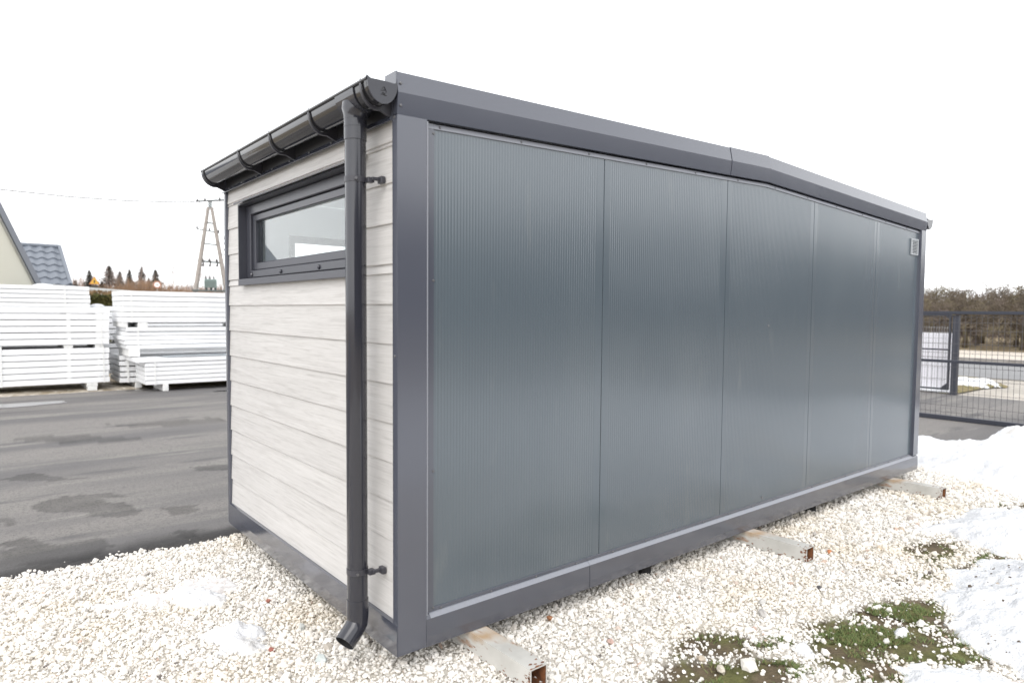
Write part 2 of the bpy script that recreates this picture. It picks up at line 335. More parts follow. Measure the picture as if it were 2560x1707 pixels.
# gravel bed: one sheet, cream dust with soil and moss showing in patches
xs = np.concatenate([np.arange(-9, -3, .5), np.arange(-3, 7.8, .03), np.array([7.8])]); ys = np.concatenate([np.arange(-9, -4.5, .5), np.arange(-4.5, 2.4, .03), np.array([2.44])])
x, y, F = grid(xs, ys); P = np.stack([x, y], 1); Pw = wob(P, 7, .07)
moss = np.zeros(len(P))
for p in MOSS:
    moss = np.maximum(moss, np.where(inpoly(Pw, p), 1, np.clip(1-edgedist(Pw, p)/.08, 0, 1)))
green = np.zeros(len(P))
for p in GREEN: green = np.maximum(green, np.where(inpoly(Pw, p), 1, 0.))
nn = fbm(x*9, y*9); n2 = fbm(x*30+9, y*30)
dust = np.array([.60,.565,.505])*(.85+.3*n2[:, None])
yel = np.clip((fbm(x*2.2+4, y*2.2)-.5)*5, 0, 1)[:, None]*.5
dust = dust*(1-yel) + np.array([.52,.44,.31])*yel
soil = np.array([.115,.088,.056])*(.5+1.2*n2[:, None]); mo = np.array([.115,.115,.042])*(.6+.9*n2[:, None])
k = np.clip((nn-.40)*6, 0, 1)[:, None]; soil = soil*(1-k)+mo*k
col = dust*(1-moss[:, None])+soil*moss[:, None]
M['bed'] = tintmat('gravel_bed', .9, bump=[(70, .8, .02, I3)])
z = -.012+.012*(fbm(x*3, y*3)-.5)+.006*n2
bed = npmesh('gravel_bed', np.stack([x, y, z], 1), F, M['bed'], col=col); tag(bed, kind='structure')

# asphalt yard (left and behind) and the strip beyond the cabin
def asphalt_mat():
    m = mat('old_asphalt', (.236,.222,.211), .78, spec=.25, bump=[(260, .8, .006, I3), (60, .3, .006, I3), (2, .15, .02, I3)],
            var=[(.45, (.150,.144,.145), .44, .58, (.35,1.5,1)), (.9, (.245,.233,.218), .54, .64, (.3,1.8,1)), (2.2, (.135,.13,.13), .60, .68, (.35,1.4,1)), (2.0, (.27,.258,.24), .62, .70, (.25,2.2,1)), (45, (.15,.145,.142), .5, .75, I3), (120, (.09,.087,.085), .54, .70, I3), (170, (.36,.35,.34), .64, .74, I3)])
    n = m.node_tree.nodes; l = m.node_tree.links; b = n['Principled BSDF']
    src = b.inputs['Base Color'].links[0].from_socket
    a = n.new('ShaderNodeVertexColor'); a.layer_name = 'tint'
    mx = n.new('ShaderNodeMix'); mx.data_type = 'RGBA'; mx.blend_type = 'MULTIPLY'; mx.inputs['Factor'].default_value = 1
    l.new(src, mx.inputs['A']); l.new(a.outputs[0], mx.inputs['B']); l.new(mx.outputs['Result'], b.inputs['Base Color'])
    return m
M['asphalt'] = asphalt_mat()
xs = np.concatenate([np.arange(-40, -4, 3.), np.arange(-4, 2, .03), np.arange(2, 5, .15), np.arange(5, 7.7, .5), [7.7]])
ys = np.concatenate([np.arange(2.33, 6, .03), np.arange(6, 12.8, .2), [12.85]])
x, y, F = grid(xs, ys); P = np.stack([x, y], 1); Pw = wob(P, 6, .10)+wob(P, 22, .03)-P
st = np.ones(len(P))
for p in STAINS: st = np.minimum(st, np.where(inpoly(Pw, p), .50+.32*fbm(x*7, y*7), 1))
edge = np.clip((y-2.46-.10*fbm(x*9, y*9))/(.06+.30*fbm(x*3, y*0+3)), 0, 1); st *= (.26+.16*fbm(x*40, y*40))*(1-edge)+edge        # worn dark edge strip
z = np.full(len(x), .012)
e0 = y < 2.43; yy = y.copy(); z = np.where(y < 2.5, .012-.34*(2.465-np.minimum(y, 2.465)), z)
e1 = y > 12.84; yy[e1] += .5*(fbm(x[e1]*1.3, x[e1]*0+7)-.5); z[e1] = -.03
a1 = npmesh('asphalt_yard', np.stack([x, yy, z], 1), F, M['asphalt'], col=np.repeat(st[:, None], 3, 1)); tag(a1, kind='structure')
xs = np.concatenate([[7.7, 7.85], np.arange(8, 14, .2), [13.9]]); ys = np.arange(-16, 12.86, .2)
x, y, F = grid(xs, ys); st = np.ones(len(x)); st[x < 7.72] = .45
z = np.full(len(x), .016); xx = x.copy(); e = x < 7.72; z[e] = -.03; xx[e] += .12*(fbm(y[e]*3, y[e]*0)-.5)
a2 = npmesh('asphalt_strip', np.stack([xx, y, z], 1), F, M['asphalt'], col=np.repeat(st[:, None], 3, 1)); tag(a2, kind='structure')

# meltwater on the asphalt in front of the stacks
M['water'] = mat('meltwater', (.10,.10,.105), .06, spec=.8)
def blob(cx, cy, rx, ry, n=28, seed=0, amp=.35):
    q = []
    for i in range(n):
        a = 2*math.pi*i/n; r = 1-amp+2*amp*float(fbm(np.array([math.cos(a)*1.6+seed*3.1]), np.array([math.sin(a)*1.6+seed]))[0])
        q.append((cx+rx*r*math.cos(a), cy+ry*r*math.sin(a)))
    return q
for i, (cx, cy, rx, ry) in enumerate([(-1.1, 11.2, 1.2, .30), (2.75, 11.3, .5, .12), (1.9, 12.4, .9, .12)]):
    p = MB().face([(a, b, .017) for a, b in blob(cx, cy, rx, ry, seed=i)]).build('puddle', M['water']); tag(p, kind='structure')

# far side: apron, road, kerbs, pavement, field
M['apron'] = mat('sandy_concrete', (.44,.40,.35), .85, var=[(.8, (.36,.33,.29), .45, .65, I3), (5, (.50,.47,.43), .55, .7, I3)], bump=[(40, .3, .006, I3)])
M['road'] = mat('road_asphalt', (.20,.20,.205), .6, var=[(.6, (.17,.17,.175), .45, .6, (1,.2,1)), (60, (.24,.24,.24), .5, .6, I3)], bump=[(150, .4, .004, I3)])
M['kerb'] = mat('grey_kerbstone', (.30,.28,.26), .85, var=[(6, (.22,.20,.18), .5, .7, I3)], bump=[(60, .3, .004, I3)])
M['kerbdark'] = mat('dark_gutter_joint', (.13,.12,.11), .8)
M['pave'] = mat('pale_pavement', (.56,.50,.43), .85, var=[(2, (.48,.43,.36), .5, .7, I3), (14, (.62,.57,.52), .55, .7, I3)], bump=[(50, .3, .006, I3)])
M['field'] = mat('winter_grass', (.25,.19,.115), .95, var=[(.8, (.19,.155,.08), .45, .6, I3), (5, (.31,.24,.16), .52, .7, I3)], bump=[(14, .7, .05, I3)])
def sheet(name, x0, x1, y0, y1, z, m): return tag(MB().face([(x0,y0,z),(x1,y0,z),(x1,y1,z),(x0,y1,z)]).build(name, m), kind='structure')
sheet('driveway', 13.9, 18.6, -40, 60, .006, M['apron'])
sheet('road', 18.9, 25.8, -90, 140, .0, M['road'])
sheet('pavement', 26.02, 32.2, -90, 140, .13, M['pave'])
sheet('field', 32.2, 260, -150, 260, .14, M['field'])
kp = MB().box(18.6, 18.9, -40, 60, -.05, .02, .01).build('kerb', M['kerbdark']); tag(kp, kind='structure')
# far kerb: separate kerbstones, 1 m each
kb = tag(MB().box(25.8, 26.02, -90, 140, -.1, .12).build('kerb', M['kerb']), kind='structure')
km = None
for i in range(16):
    if km is None:
        b = MB().box(25.79, 26.02, -4.0, -3.015, -.05, .142, .015).build('kerbstone', M['kerb'], kb); km = b
    else:
        b = km.copy(); C.objects.link(b); b.location.y += i
# verge left of the driveway mouth: grass tongue under snow
vp = [(14.0, 2.2), (15.6, 2.2), (16.55, 1.95), (17.2, 2.25), (17.85, 2.82), (18.1, 3.55), (18.4, 30), (13.95, 30)]
x, y, F = grid(np.arange(13.9, 18.7, .08), np.arange(.9, 12, .08)); P = np.stack([x, y], 1)
ins = inpoly(wob(P, 2, .12), vp); d = edgedist(P, vp)
keep = ins[F].all(1)
zz = .012+.10*np.clip(d/.3, 0, 1)*ins
M['verge'] = mat('verge_grass', (.17,.15,.06), .95, var=[(3, (.24,.19,.10), .45, .6, I3)], bump=[(20, .7, .03, I3)])
v = npmesh('verge', np.stack([x, y, zz], 1), F[keep], M['verge'], smooth=True); tag(v, kind='structure')

# ------------------------------------------------------------------ snow
def snow_patch(name, poly, h, res, m, ramp=.12, lump=.5, ext=.10, seed=0, nf=3., kind='structure', label=None, cat=None, group=None, zb=-.012, rough=0.):
    p = np.asarray(poly); lo = p.min(0)-ext; hi = p.max(0)+ext
    x, y, F = grid(np.arange(lo[0], hi[0], res), np.arange(lo[1], hi[1], res)); P = np.stack([x, y], 1)
    Pw = P+(wob(P+seed*7.7, 4, .08)-(P+seed*7.7))+(wob(P+seed, 15, .045)-(P+seed))+(wob(P+seed, 45, .015)-(P+seed))
    ins = inpoly(Pw, poly); d = np.where(ins, edgedist(Pw, poly), 0)
    t = np.clip(d/ramp, 0, 1)**.75
    hh = h(P) if callable(h) else h
    z = zb+t*hh*(1-lump+2*lump*fbm(x*nf+seed*3, y*nf+seed*5, 5))+.012*t*(fbm(x*22, y*22)-.4)+t*rough*(fbm(x*9+seed, y*9, 4)-.45)
    z[~ins] = zb-.03
    keep = ins[F].any(1)
    u, inv = np.unique(F[keep], return_inverse=True)
    cx, cy = p.mean(0)
    o = npmesh(name, np.stack([x, y, z], 1)[u], inv.reshape(-1, 4), m, smooth=True, origin=(float(cx), float(cy), 0))
    return tag(o, label, cat, group, kind)
HEAP = SNOW_HEAP + [(7.0,-2.6), (10.6,-3.2), (10.1,-.75), (9.0,-.25), (8.55,.1), (7.95,.45), (7.72,.62), (7.6,.9), (7.2,1.3), (6.3,1.2)]
def heap_h(P):
    a = .25*np.exp(-(((P[:,0]-8.25)/.8)**2+((P[:,1]+.38)/.55)**2)); b = .15*np.exp(-(((P[:,0]-6.75)/.55)**2+((P[:,1]+.45)/.5)**2))
    c = .36*np.exp(-(((P[:,0]-8.4)/1.1)**2+((P[:,1]+1.7)/.9)**2)); d = .08*np.exp(-(((P[:,0]-7.2)/.5)**2+((P[:,1]-.55)/.35)**2))
    return .05+a+b+c+d
snow_patch('snow_bank', HEAP, heap_h, .025, M['snow'], ramp=.35, lump=.45, seed=1, rough=.13, nf=4.)
snow_patch('snow_bank', SNOW_MID, .10, .016, M['snow'], ramp=.35, seed=2, rough=.05, lump=.7)
snow_patch('snow_bank', SNOW_NEAR, .10, .012, M['snow'], ramp=.30, seed=3, rough=.07, lump=.7)
snow_patch('snow_bank', SNOW_LOW, .06, .010, M['snow'], ramp=.18, seed=4, rough=.04, lump=.6)
snow_patch('snow_bank', [(4.2,-2.0),(6.0,-1.9),(7.0,-2.7),(10,-3.3),(10,-9),(1.2,-9),(1.3,-3.2),(2.4,-2.5)], .10, .06, M['snow'], ramp=.3, seed=5)
snow_patch('snow_bank', [(14.1,2.42),(14.9,2.5),(15.7,2.3),(16.45,2.12),(16.75,2.3),(16.7,2.8),(16.4,3.2),(16.0,4.5),(14.0,4.6)], .12, .06, M['snow'], ramp=.25, seed=6, zb=.06)
for i, (a, b, r) in enumerate([(2.62,-1.36,.07),(2.75,-1.27,.05),(2.2,-1.2,.045),(1.62,-1.02,.05)]):
    snow_patch('snow_lump', blob(a, b, r*1.3, r, seed=20+i), .05, .008, M['snow'], ramp=.05, ext=.03, seed=20+i, kind=None, group='melting snow lumps on the moss',
               label=['larger melting snow lump on the moss beside the near snow bank','small melting snow lump touching the edge of the near snow bank','small snow lump among white chips in the middle of the moss','grey snow lump at the left of the green moss patch'][i], cat='snow')
snow_patch('snow_patch', ICE_A, .02, .010, M['ice'], ramp=.05, seed=9, nf=9, kind=None, label='long thin streak of grey slush on the gravel left of the cabin', cat='slush')
snow_patch('snow_patch', LUMP_A, .055, .008, M['snow'], ramp=.09, seed=10, nf=10, kind=None, label='white snow heap at the right end of the slush streak on gravel', cat='snow')
snow_patch('snow_patch', LUMP_B, .06, .008, M['snow'], ramp=.09, seed=11, nf=9, kind=None, label='rounded white snow patch on gravel nearest the downpipe outlet', cat='snow')

# ------------------------------------------------------------------ gravel chips
ph = (1+5**.5)/2
ICO = np.array([(-1,ph,0),(1,ph,0),(-1,-ph,0),(1,-ph,0),(0,-1,ph),(0,1,ph),(0,-1,-ph),(0,1,-ph),(ph,0,-1),(ph,0,1),(-ph,0,-1),(-ph,0,1)])/math.hypot(1, ph)
ICF = np.array([(0,11,5),(0,5,1),(0,1,7),(0,7,10),(0,10,11),(1,5,9),(5,11,4),(11,10,2),(10,7,6),(7,1,8),(3,9,4),(3,4,2),(3,2,6),(3,6,8),(3,8,9),(4,9,5),(2,4,11),(6,2,10),(8,6,7),(9,8,1)])
def chips(P, size, flat=(.45,.8), jit=.26, sink=.30):
    n = len(P)
    V = ICO[None]*(1+rng.normal(0, jit*.6, (n,12,1)).clip(-jit, jit))
    sc = np.stack([np.ones(n), rng.uniform(.65, 1, n), rng.uniform(*flat, n)], 1)[:, None]*size[:, None, None]
    V = V*sc
    q = rng.normal(0, 1, (n,4)); q[:, 1:3] *= .35; q /= np.linalg.norm(q, axis=1)[:, None]
    w_, x_, y_, z_ = q.T
    Rm = np.stack([1-2*(y_*y_+z_*z_), 2*(x_*y_-z_*w_), 2*(x_*z_+y_*w_), 2*(x_*y_+z_*w_), 1-2*(x_*x_+z_*z_), 2*(y_*z_-x_*w_), 2*(x_*z_-y_*w_), 2*(y_*z_+x_*w_), 1-2*(x_*x_+y_*y_)], 1).reshape(n,3,3)
    V = np.einsum('nij,nkj->nki', Rm, V)
    V[:, :, 2] += (size*(.5-sink))[:, None]
    V[:, :, :2] += P[:, None, :2]; V[:, :, 2] += P[:, 2][:, None] if P.shape[1] > 2 else 0
    Fa = (ICF[None]+12*np.arange(n)[:, None, None]).reshape(-1,3)
    return V.reshape(-1,3), Fa
s = .0136
gx, gy = np.meshgrid(np.arange(-3.7, 7.75, s), np.arange(-2.7, 2.50, s), indexing='ij')
P = np.stack([gx.ravel(), gy.ravel()], 1)+rng.uniform(-.5, .5, (gx.size, 2))*s*1.3
vis = ~((P[:,0] > .45) & (P[:,0] < 5.4) & (P[:,1] > .55)) & ~((P[:,0] < -.6) & (P[:,1] < -.6)) & ~((P[:,0] < .6) & (P[:,1] < -1.4)) & ~((P[:,0] > 3.6) & (P[:,1] < -2.1)) & ~((P[:,0] > 5.75) & (P[:,1] > 1.2))
P = P[vis]
Pw = wob(P, 7, .07)+wob(P, 24, .05)-P
msk = np.zeros(len(P), bool)
for p in MOSS: msk |= inpoly(Pw, p)
band = np.zeros(len(P))      # gravel thins out towards the moss
for p in MOSS:
    a = np.asarray(p); nb_ = (P[:,0] > a[:,0].min()-.12) & (P[:,0] < a[:,0].max()+.12) & (P[:,1] > a[:,1].min()-.12) & (P[:,1] < a[:,1].max()+.12)
    band[nb_] = np.maximum(band[nb_], np.clip(1-edgedist(Pw[nb_], p)/.10, 0, 1))
snow = np.zeros(len(P), bool)
for p in (HEAP, SNOW_MID, SNOW_NEAR, SNOW_LOW, LUMP_A, LUMP_B): snow |= inpoly(P, p) & (edgedist(P, p) > .06)
cl = fbm(P[:,0]*7+3, P[:,1]*7)
keepm = np.where(cl > .58, .5, np.where(cl > .50, .18, .03)) + .35*band**2
far = np.where(P[:,0] > 4.3, .55, np.where(P[:,0] > 2.8, .8, np.where(P[:,0] < -2.0, .4, 1.)))
u = rng.random(len(P))
keep = ~snow & np.where(msk, u < keepm, u < far*(1-.55*band)) & ((P[:,1] < 2.415+.09*(fbm(P[:,0]*4, P[:,1]*4+2)-.47)*2) | (u < .012))
P = P[keep]; msk = msk[keep]
n = len(P)
size = rng.lognormal(math.log(.0069), .46, n).clip(.0028, .024)*np.where(P[:,0] > 4.3, 1.3, np.where(P[:,0] > 2.8, 1.1, 1))
zb = -.006+.012*(fbm(P[:,0]*3, P[:,1]*3)-.5)+rng.uniform(-.003, .006, n)
zb = np.where(P[:,1] > 2.36, np.maximum(zb, .012-.34*(2.465-np.minimum(P[:,1], 2.465))), zb)
V, F = chips(np.c_[P, zb], size)
base = np.array([.83,.80,.755])*rng.normal(1, .12, (n,1)).clip(.58, 1.15)
yel = np.clip((fbm(P[:,0]*2.2+4, P[:,1]*2.2)-.5)*4+rng.normal(0, .15, n), 0, 1)[:, None]*.40
base = base*(1-yel)+np.array([.66,.56,.41])*yel
r = rng.random(n)
base[r < .10] *= np.array([.80,.78,.76]); base[r < .02] = np.array([.50,.47,.44]); base[r < .008] = np.array([.52,.40,.33]); base[r < .003] = np.array([.16,.14,.13])
gv = npmesh('gravel', V, F, M['gravel'], col=np.repeat(base, 12, 0)); tag(gv, kind='stuff')
# grass growing through the moss
gp = []
for p in GREEN:
    a = np.asarray(p); k = int(36000*np.prod(a.max(0)-a.min(0))); q = rng.uniform(a.min(0), a.max(0), (k, 2)); q = q[inpoly(wob(q, 7, .07), p)]; gp.append(q)
for p in MOSS:
    a = np.asarray(p); k = int(9000*np.prod(a.max(0)-a.min(0)+.1)); q = rng.uniform(a.min(0)-.05, a.max(0)+.05, (k, 2)); q = q[inpoly(wob(q, 7, .09), p) & (fbm(q[:,0]*11+3, q[:,1]*11) > .52)]; gp.append(q)
gp = np.concatenate(gp); gp = gp[fbm(gp[:,0]*8, gp[:,1]*8) > .36]; n = len(gp)
h = rng.uniform(.004, .013, n); a = rng.uniform(0, 2*math.pi, n); ln = rng.uniform(.012, .032, n); wd = rng.uniform(.0012, .0026, n)
dx, dy = np.cos(a), np.sin(a)
b0 = np.c_[gp[:,0]-dy*wd, gp[:,1]+dx*wd, np.full(n, -.006)]; b1 = np.c_[gp[:,0]+dy*wd, gp[:,1]-dx*wd, np.full(n, -.006)]; tp = np.c_[gp[:,0]+dx*ln, gp[:,1]+dy*ln, h]
V = np.stack([b0, b1, tp], 1).reshape(-1,3); F = np.arange(3*n).reshape(-1,3)
gc = np.array([.135,.185,.06])*rng.normal(1, .2, (n,1)).clip(.5, 1.5); br = rng.random(n) < .28; gc[br] = np.array([.20,.17,.075])
gr = npmesh('grass', V, F, M['grass'], col=np.repeat(gc, 3, 0)); tag(gr, kind='stuff')
# dirt crumbs and chips lying on the near snow
from mathutils.bvhtree import BVHTree
for nm, n_, box_ in (('crumbs', 420, (2.05, 3.6, -2.1, -1.1)),):
    sb = [o for o in C.objects if o.name.startswith('snow_bank')]
    dgs = [(o, BVHTree.FromPolygons([v.co for v in o.data.vertices], [list(p.vertices) for p in o.data.polygons])) for o in sb]
    q = np.c_[rng.uniform(box_[0], box_[1], n_), rng.uniform(box_[2], box_[3], n_)]; q = q[fbm(q[:,0]*3+5, q[:,1]*3) > .47]; pts = []
    for a, b in q:
        for o, t_ in dgs:
            h_ = t_.ray_cast(Vector((a, b, 2))-o.location, Vector((0,0,-1)))[0]
            if h_ is not None and h_.z+o.location.z > .01: pts.append((a, b, h_.z+o.location.z-.003)); break
    pts = np.array(pts); V, F = chips(pts, rng.lognormal(math.log(.0055), .5, len(pts)).clip(.002, .016))
    cc = np.where(rng.random((len(pts), 1)) < .7, np.array([[.11,.085,.065]]), np.array([[.42,.36,.30]]))
    tag(npmesh('dirt_crumbs', V, F, M['gravel'], col=np.repeat(cc, 12, 0)), kind='stuff')
# loose stones one can tell apart
def stone(x, y, s, c, label, group=None):
    V, F = chips(np.array([[0, 0, -.004]]), np.array([s*.62]), flat=(.55,.75), jit=.22)
    # one more level of facets for a natural outline
    E = {}; V = [np.array(v) for v in V]; NF = []
    def mid(a, b):
        k = (min(a, b), max(a, b))
        if k not in E:
            E[k] = len(V); V.append((V[a]+V[b])/2*(1.0)+rng.normal(0, s*.03, 3))
        return E[k]
    for a, b, c_ in F:
        ab, bc, ca = mid(a, b), mid(b, c_), mid(c_, a); NF += [(a,ab,ca),(b,bc,ab),(c_,ca,bc),(ab,bc,ca)]
    V = np.array(V); cc = np.tile(np.array(c), (len(V),1))*rng.normal(1, .05, (len(V),1))
    o = npmesh('stone', V+np.array([x, y, .004]), NF, M['stone'], col=cc, origin=(x, y, 0))
    return tag(o, label, 'stone', group)
for a in [
 (3.016,-.433,.036,(.50,.20,.09),'flat orange brick chip on white gravel near the middle tube end'),
 (2.827,-.504,.018,(.52,.26,.14),'tiny orange brick crumb in front of the orange chip'),
 (2.386,-.679,.034,(.10,.095,.10),'dark slate grey stone alone on the white gravel'),
 (1.938,-.581,.044,(.52,.51,.49),'pale grey rounded stone, the upper of two lying together'),
 (1.805,-.66,.056,(.50,.48,.46),'pale grey rounded stone, the lower and larger of two lying together'),
 (2.059,-.333,.03,(.55,.46,.40),'flat pinkish stone near the cabin base rail on gravel'),
 (1.285,-.905,.062,(.70,.67,.62),'large white angular stone on brown moss at the bottom edge'),
 (1.15,-.842,.052,(.60,.55,.47),'beige angular stone left of the large white stone on moss'),
 (1.158,-.737,.056,(.50,.43,.35),'tan rounded stone at the top edge of the moss patch'),
 (1.017,-.536,.032,(.55,.53,.50),'light grey stone left of the moss on white gravel'),
 (.958,-.352,.034,(.52,.36,.31),'pink stone on white gravel in front of the first wall panel'),
 (.899,.02,.034,(.35,.17,.09),'rust brown leaf-like stone beside the base rail near the first tube'),
 (1.148,-.16,.034,(.62,.57,.50),'cream flat stone between the first tube and the base rail seam'),
 (1.088,-.285,.028,(.60,.50,.43),'small peach stone just right of the first tube'),
 (5.476,-.16,.03,(.30,.27,.22),'brown stone behind the farthest tube'),
 (-.19,.36,.055,(.50,.54,.53),'pale greenish stone beside the base rail behind the downpipe'),
 (-.14,.72,.05,(.46,.47,.45),'grey stone at the short side base rail, nearest the seam'),
 (-.33,.60,.028,(.33,.13,.10),'dark red stone at the front of the rounded snow patch'),
 (-.12,.45,.045,(.46,.42,.37),'brownish stone tucked under the cabin near the outlet'),
 (-.16,1.15,.028,(.38,.16,.12),'small red stone beside the short side base rail'),
 (3.9,-.55,.045,(.50,.42,.34),'tan stone at the left tip of the middle snow bank'),
 (4.25,-.48,.04,(.45,.40,.36),'greyish brown stone behind the middle snow bank tip'),
 (3.35,-.62,.032,(.58,.48,.36),'yellowish stone between orange chip and middle snow bank'),
 (1.62,-.72,.03,(.55,.42,.36),'reddish pebble below the two pale grey stones'),
]: stone(*a)

# ------------------------------------------------------------------ the cabin
L, W = 5.70, 2.412; PY = .026; ZB = .10; Z1, Z2, Z3 = 2.402, 2.491, 2.578; XR = 2.874; DZ = .098
lift = lambda x: DZ*(x/XR if x < XR else (L-x)/(L-XR))
cab = thing('garden_cabin', (0, 0, ZB), 'anthracite steel cabin with pale wood siding end standing on tubes over white gravel', 'cabin')
F_ = M['frame']
def lprof(mb, x0, x1, y0, y1, z0, z1): mb.box(x0, x1, y0, y1, z0, z1, .003)
# corner posts
zt = Z1+.004
MB().loft([[(0,0,z),(.1415,0,z),(.160 if z > .23 else .1415,.022,z),(.160 if z > .23 else .1415,.05,z),(.02,.05,z),(.02,.042,z),(0,.042,z)] for z in (ZB+.002, ZB+.126, ZB+.143, zt)]).build('corner_post', F_, cab)
MB().prism([(5.591,0),(L,0),(L,.06),(5.62,.06),(5.591,.04)], 'z', ZB+.146, zt).build('corner_post', F_, cab)
MB().box(0, .10, W-.032, W, ZB, zt+.03, .003).build('corner_post', F_, cab)
MB().box(L-.12, L, W-.1, W, ZB, zt+.03, .003).build('corner_post', F_, cab)
# base rails, a shallow crease along the middle
def rail_long(x0, x1, p=0):
    pr = [(0-p, ZB), (-.003-p, ZB+.045), (0-p, ZB+.126), (.014, ZB+.141), (.06, ZB+.143), (.06, ZB)]
    return MB().loft([[(x0, a, b) for a, b in pr], [(x1, a, b) for a, b in pr]])
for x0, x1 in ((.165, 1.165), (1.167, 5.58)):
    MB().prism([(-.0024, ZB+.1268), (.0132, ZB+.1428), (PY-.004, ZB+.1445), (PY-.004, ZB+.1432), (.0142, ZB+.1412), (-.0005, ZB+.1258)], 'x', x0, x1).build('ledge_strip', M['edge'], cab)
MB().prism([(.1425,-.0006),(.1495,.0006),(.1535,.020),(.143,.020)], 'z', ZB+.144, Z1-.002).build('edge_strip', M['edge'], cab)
rail_long(.142, 1.165).build('base_rail', M['rail'], cab); rail_long(1.167, L, .0015).build('base_rail', M['rail'], cab)
def rail_short(y0, y1, p=0):
    pr = [(0-p, ZB), (-.003-p, ZB+.06), (.001-p, ZB+.138), (.01, ZB+.141), (.06, ZB+.141), (.06, ZB)]
    return MB().loft([[(a, y0, b) for a, b in pr], [(a, y1, b) for a, b in pr]])
rail_short(.003, .993, .0025).build('base_rail', M['rail'], cab); rail_short(.995, W-.033, .0015).build('base_rail', M['rail'], cab)
MB().box(L-.06, L, .06, W-.1, ZB, ZB+.14).build('base_rail', M['rail'], cab)
MB().box(.1, L-.12, W-.06, W, ZB, ZB+.14).build('base_rail', M['rail'], cab)
# fascia segments of the gable wall: upper face leans back, lower face leans in
def fascia(x0, x1, p=0, flip=False):
    q = [(.052, Z1+.002), (0, Z1), (-.0095, Z2), (.009, Z3), (.10, Z3-.002), (.10, Z3-.035), (.052, Z3-.04)]
    f = (lambda a: W-a) if flip else (lambda a: a)
    q = [(f(a-(p if a < .05 else 0)), b+(p if b > Z3-.01 else 0)) for a, b in q]
    return MB().loft([[(x, a, b+lift(x)) for a, b in q] for x in (x0, x1)])
fascia(0, 2.401).build('fascia', F_, cab); fascia(2.4045, XR-.005, .003).build('fascia', F_, cab); fascia(XR+.002, L, -.001).build('fascia', F_, cab)
fascia(0, XR-.001, 0, True).build('fascia', F_, cab); fascia(XR+.001, L, 0, True).build('fascia', F_, cab)
# the folded end of the parapet cap over the eaves
MB().box(-.004, .002, .003, .098, Z3-.055, Z3+.001).build('parapet_end', F_, cab)
# roof sheets
for x0, x1 in ((-.04, XR), (XR, L+.04)):
    q = [(.101, 0), (W-.101, 0)]
    MB().loft([[(x, .101, 2.535+lift(x)), (x, W-.101, 2.535+lift(x)), (x, W-.101, 2.515+lift(x)), (x, .101, 2.515+lift(x))] for x in (x0, x1)]).build('roof_sheet', M['eaves'], cab)
# wall panels with fine vertical ribs
JX = [.155, 1.264, 2.415, 3.561, 4.666, 5.588]
def wall_panel(a, b):
    a += .0018; b -= .0018; zb = ZB+.13
    pr = [(a, .014), (a, .001), (a+.002, 0), (a+.045, 0)]
    x = a+.05; 
    while x < b-.06:
        pr += [(x, 0), (x+.003, .0008), (x+.0085, .0008), (x+.0115, 0)]; x += .0168
    pr += [(b-.045, 0), (b-.002, 0), (b, .001), (b, .014)]
    xs_ = sorted(pr, key=lambda p: p[0]) if False else pr
    mb = MB(); prev = None
    if a < XR < b:
        out = []
        for i, p in enumerate(pr):
            if i and pr[i-1][0] < XR <= p[0]: out.append((XR, pr[i-1][1]))
            out.append(p)
        pr = out
    for x, d in pr:
        v = (mb.bm.verts.new((x, PY+d, zb)), mb.bm.verts.new((x, PY+d, 2.395+lift(x))))
        if prev: mb.bm.faces.new((prev[0], v[0], v[1], prev[1]))
        prev = v
    return mb.build('wall_panel', M['panel'], cab)
for a, b in zip(JX, JX[1:]): wall_panel(a, b)
mb = MB(); mb.loft([[(x, .044, ZB+.1), (x, .10, ZB+.1), (x, .10, 2.40+lift(x)), (x, .044, 2.40+lift(x))] for x in (.06, XR, L-.02)]); mb.build('wall_core', M['dark'], cab)
MB().box(.12, L-.1, .101, .106, ZB+.12, 2.38).build('inner_lining', M['lining'], cab)
# trims that hold the panels
T_ = M['frame']
MB().box(.161, .190, PY-.006, PY-.002, ZB+.141, 2.4).build('edge_trim', T_, cab)
for x0, x1 in ((.191, 1.165), (1.167, 5.582)):
    MB().prism([(PY-.003, ZB+.1432), (PY-.006, ZB+.1436), (PY-.005, ZB+.160), (PY-.001, ZB+.162)], 'x', x0, x1).build('edge_trim', T_, cab)
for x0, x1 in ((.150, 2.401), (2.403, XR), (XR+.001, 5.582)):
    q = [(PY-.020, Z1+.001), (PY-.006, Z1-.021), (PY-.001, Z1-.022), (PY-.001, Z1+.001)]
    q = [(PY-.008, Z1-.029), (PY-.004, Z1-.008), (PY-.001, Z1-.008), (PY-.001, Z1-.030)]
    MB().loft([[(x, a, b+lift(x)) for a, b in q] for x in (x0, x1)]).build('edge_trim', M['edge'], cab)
MB().box(5.583, 5.590, PY-.015, PY+.004, ZB+.16, 2.4).build('edge_trim', T_, cab)
